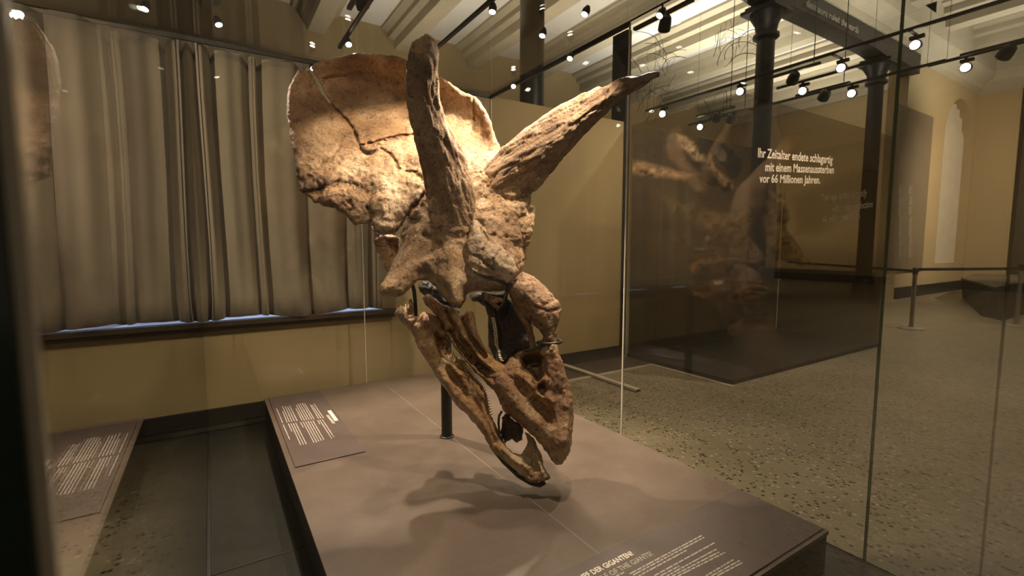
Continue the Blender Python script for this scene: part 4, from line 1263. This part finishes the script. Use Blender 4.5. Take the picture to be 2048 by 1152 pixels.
bone_part(f, 'lower_beak', M['bone_jaw'], jaw, rough=.8, label='upturned pointed tip of the lower jaw')

# ---- inner bones in the gap between jaws
f = Field(925, 1085, 572, 750, 2.6, 3.3)
f.plate([(936, 588), (1010, 584), (1022, 600), (1042, 618), (1060, 650), (1068, 696), (1040, 704), (1024, 716), (1008, 736), (1001, 726), (1009, 690), (999, 640), (988, 616), (968, 612), (942, 603)],
        [(940, 595, 3.0), (1000, 600, 2.98), (1010, 660, 2.98), (1060, 690, 2.93), (1005, 730, 2.92)], .12, dome=20, flat=.2, edge=1.5)
f.tube([(968, 592, 2.86, 6), (985, 600, 2.85, 7), (1003, 606, 2.86, 4)], .02)
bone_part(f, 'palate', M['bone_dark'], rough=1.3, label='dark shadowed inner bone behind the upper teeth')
f = Field(1024, 1084, 598, 712, 2.65, 3.0)
f.tube([(1034, 612, 2.86, 5), (1046, 630, 2.85, 7), (1058, 655, 2.84, 7.5), (1064, 680, 2.83, 6), (1067, 698, 2.83, 7)], 0)
bone_part(f, 'nasal_strut', M['bone_nose'], rough=.8)
f = Field(968, 1016, 596, 742, 2.7, 3.05)
f.tube([(976, 604, 2.90, 9), (982, 630, 2.89, 6), (984, 660, 2.88, 7), (986, 690, 2.87, 8), (998, 722, 2.85, 9)], 0)
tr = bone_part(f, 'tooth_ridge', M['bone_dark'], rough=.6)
f = Field(968, 1022, 578, 628, 2.72, 2.95)
f.tube([(972, 594, 2.84, 7), (988, 600, 2.83, 8), (1000, 598, 2.82, 5), (1008, 602, 2.83, 4)], .01)
f.tube([(985, 606, 2.84, 6), (996, 616, 2.84, 4)], .02)
bone_part(f, 'bone_splinter', M['bone_snout'], rough=1.0)
f = Field(735, 812, 440, 560, 2.85, 3.3)
f.plate([(744, 452), (775, 466), (800, 476), (800, 500), (788, 526), (781, 548), (771, 532), (765, 520), (757, 500), (748, 475)], [(750, 460, 3.14), (790, 480, 3.16), (780, 540, 3.10), (765, 510, 3.10)], .07, dome=10, flat=.3, edge=1.5, pits=[([(770, 478), (795, 480), (794, 512), (784, 500)], 5, .06)])
bone_part(f, 'cheek_arch', M['bone_face'], rough=1.2)
f = Field(832, 920, 555, 660, 2.85, 3.2)
f.tube([(850, 574, 3.02, 13), (868, 590, 3.0, 14), (888, 612, 2.98, 13), (905, 632, 2.97, 10)], 0)
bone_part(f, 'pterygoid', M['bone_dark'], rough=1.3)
f = Field(990, 1060, 815, 900, 2.55, 2.9, 2.2, .006)
f.plate([(1004, 834), (1012, 827), (1025, 836), (1040, 848), (1047, 860), (1044, 878), (1034, 886), (1022, 881), (1009, 884), (1001, 866)], [(1005, 840, 2.75), (1045, 860, 2.73), (1020, 885, 2.74)], .07, dome=14, flat=.1, edge=1.2)
bone_part(f, 'dark_bone_fragment', M['bone_dark'], rough=1.2, label='glossy dark bone hanging between the jaw tips')

# ---- teeth
tm = None
def tooth_mesh(m):
    bm = bmesh.new()
    bmesh.ops.create_cone(bm, segments=6, radius1=.0075, radius2=.002, depth=.03, cap_ends=True)
    for v in bm.verts: v.co.x *= .75
    me = bpy.data.meshes.new('tooth'); bm.to_mesh(me); bm.free(); me.materials.append(m)
    return me
TM1, TM2 = tooth_mesh(M['tooth']), tooth_mesh(M['tooth_dark'])
def teeth(line, n, me, parent, side, s=1.0):
    line = [np.array(p, float) for p in line]
    seg_ = [np.linalg.norm((b - a)[:2]) for a, b in zip(line, line[1:])]; tot = sum(seg_)
    for k in range(n):
        d = (k + .5) / n * tot; i = 0
        while d > seg_[i] and i < len(seg_) - 1: d -= seg_[i]; i += 1
        p = line[i] + (line[i + 1] - line[i]) * d / seg_[i]
        w = at(*p); dirw = (at(p[0] + side[0], p[1] + side[1], p[2] - .01) - w).normalized()
        o = bpy.data.objects.new('tooth', me); COL.objects.link(o)
        o.parent = parent
        o.rotation_euler = dirw.to_track_quat('Z', 'Y').to_euler()
        o.location = w + dirw * .006 - Vector(ROOT)
        o.scale = (s * random.uniform(.8, 1.15), s, s * random.uniform(.8, 1.2))
teeth([(927, 727, 2.79), (943, 750, 2.77), (966, 775, 2.75), (974, 800, 2.74), (982, 832, 2.72)], 22, TM2, jaw, (9, -3), .6)
teeth([(985, 634, 2.865), (989, 660, 2.855), (992, 690, 2.845), (1002, 722, 2.825)], 20, TM1, tr, (9, 3), .8)

# ---- steel mount: a thing of its own that carries the skull
mt = empty('skull_mount', (PB.x, PB.y, PLZ), 'black steel post and wire mount holding the skull above the plinth', 'mount')
ptop = onz(896, 520, 0)
zc_ = PB.z
tz = (EYE + ray(894, 500) * ((PB - EYE).dot(FWD))).z
R_ = .0385
child(Geo().lathe([(R_, PLZ + .004), (R_, tz)], (PB.x, PB.y, 0), 28).done('post', M['black'], smooth=True), mt)
child(Geo().lathe([(.050, PLZ + .001), (.050, PLZ + .008), (.042, PLZ + .012)], (PB.x, PB.y, 0), 28).done('foot_flange', M['black'], smooth=True), mt)
child(Geo().tube([(PB.x, PB.y, tz - .02), at(905, 505, 2.99)], .022, 12).done('bracket', M['black'], smooth=True), mt)
def rod(pts, rpx, name='rod'):
    return child(Geo().tube([at(*p) for p in pts], rpx * pts[0][2] / FPX, 8).done(name, M['black'], smooth=True), mt)
rod([(824, 566, 2.99), (828, 580, 2.98), (830, 600, 2.97), (832, 632, 2.96)], 4)
rod([(1016, 574, 2.88), (1012, 590, 2.86), (1006, 608, 2.84), (994, 622, 2.84)], 4)
rod([(1000, 700, 2.95), (998, 660, 2.93), (990, 620, 2.92), (1000, 590, 2.93)], 4)
rod([(1082, 686, 2.70), (1076, 694, 2.70), (1064, 700, 2.71), (1048, 702, 2.74)], 3.2)
rod([(1004, 822, 2.71), (998, 832, 2.70), (997, 846, 2.70), (999, 868, 2.69), (1004, 880, 2.69)], 2.4)
rod([(985, 895, 2.74), (1008, 924, 2.69), (1038, 952, 2.65), (1062, 966, 2.62), (1080, 970, 2.60), (1090, 964, 2.60)], 4.5, 'jaw_cradle')
cc = at(1099, 684, 2.78)
ring = [cc + RGT * (.068 * math.cos(a)) + FWD * (.095 * math.sin(a)) + UPV * (.004 * math.cos(a)) for a in np.linspace(0, 2 * math.pi, 33)]
child(Geo().tube(ring, .010, 8).done('collar_ring', M['black'], smooth=True), mt)
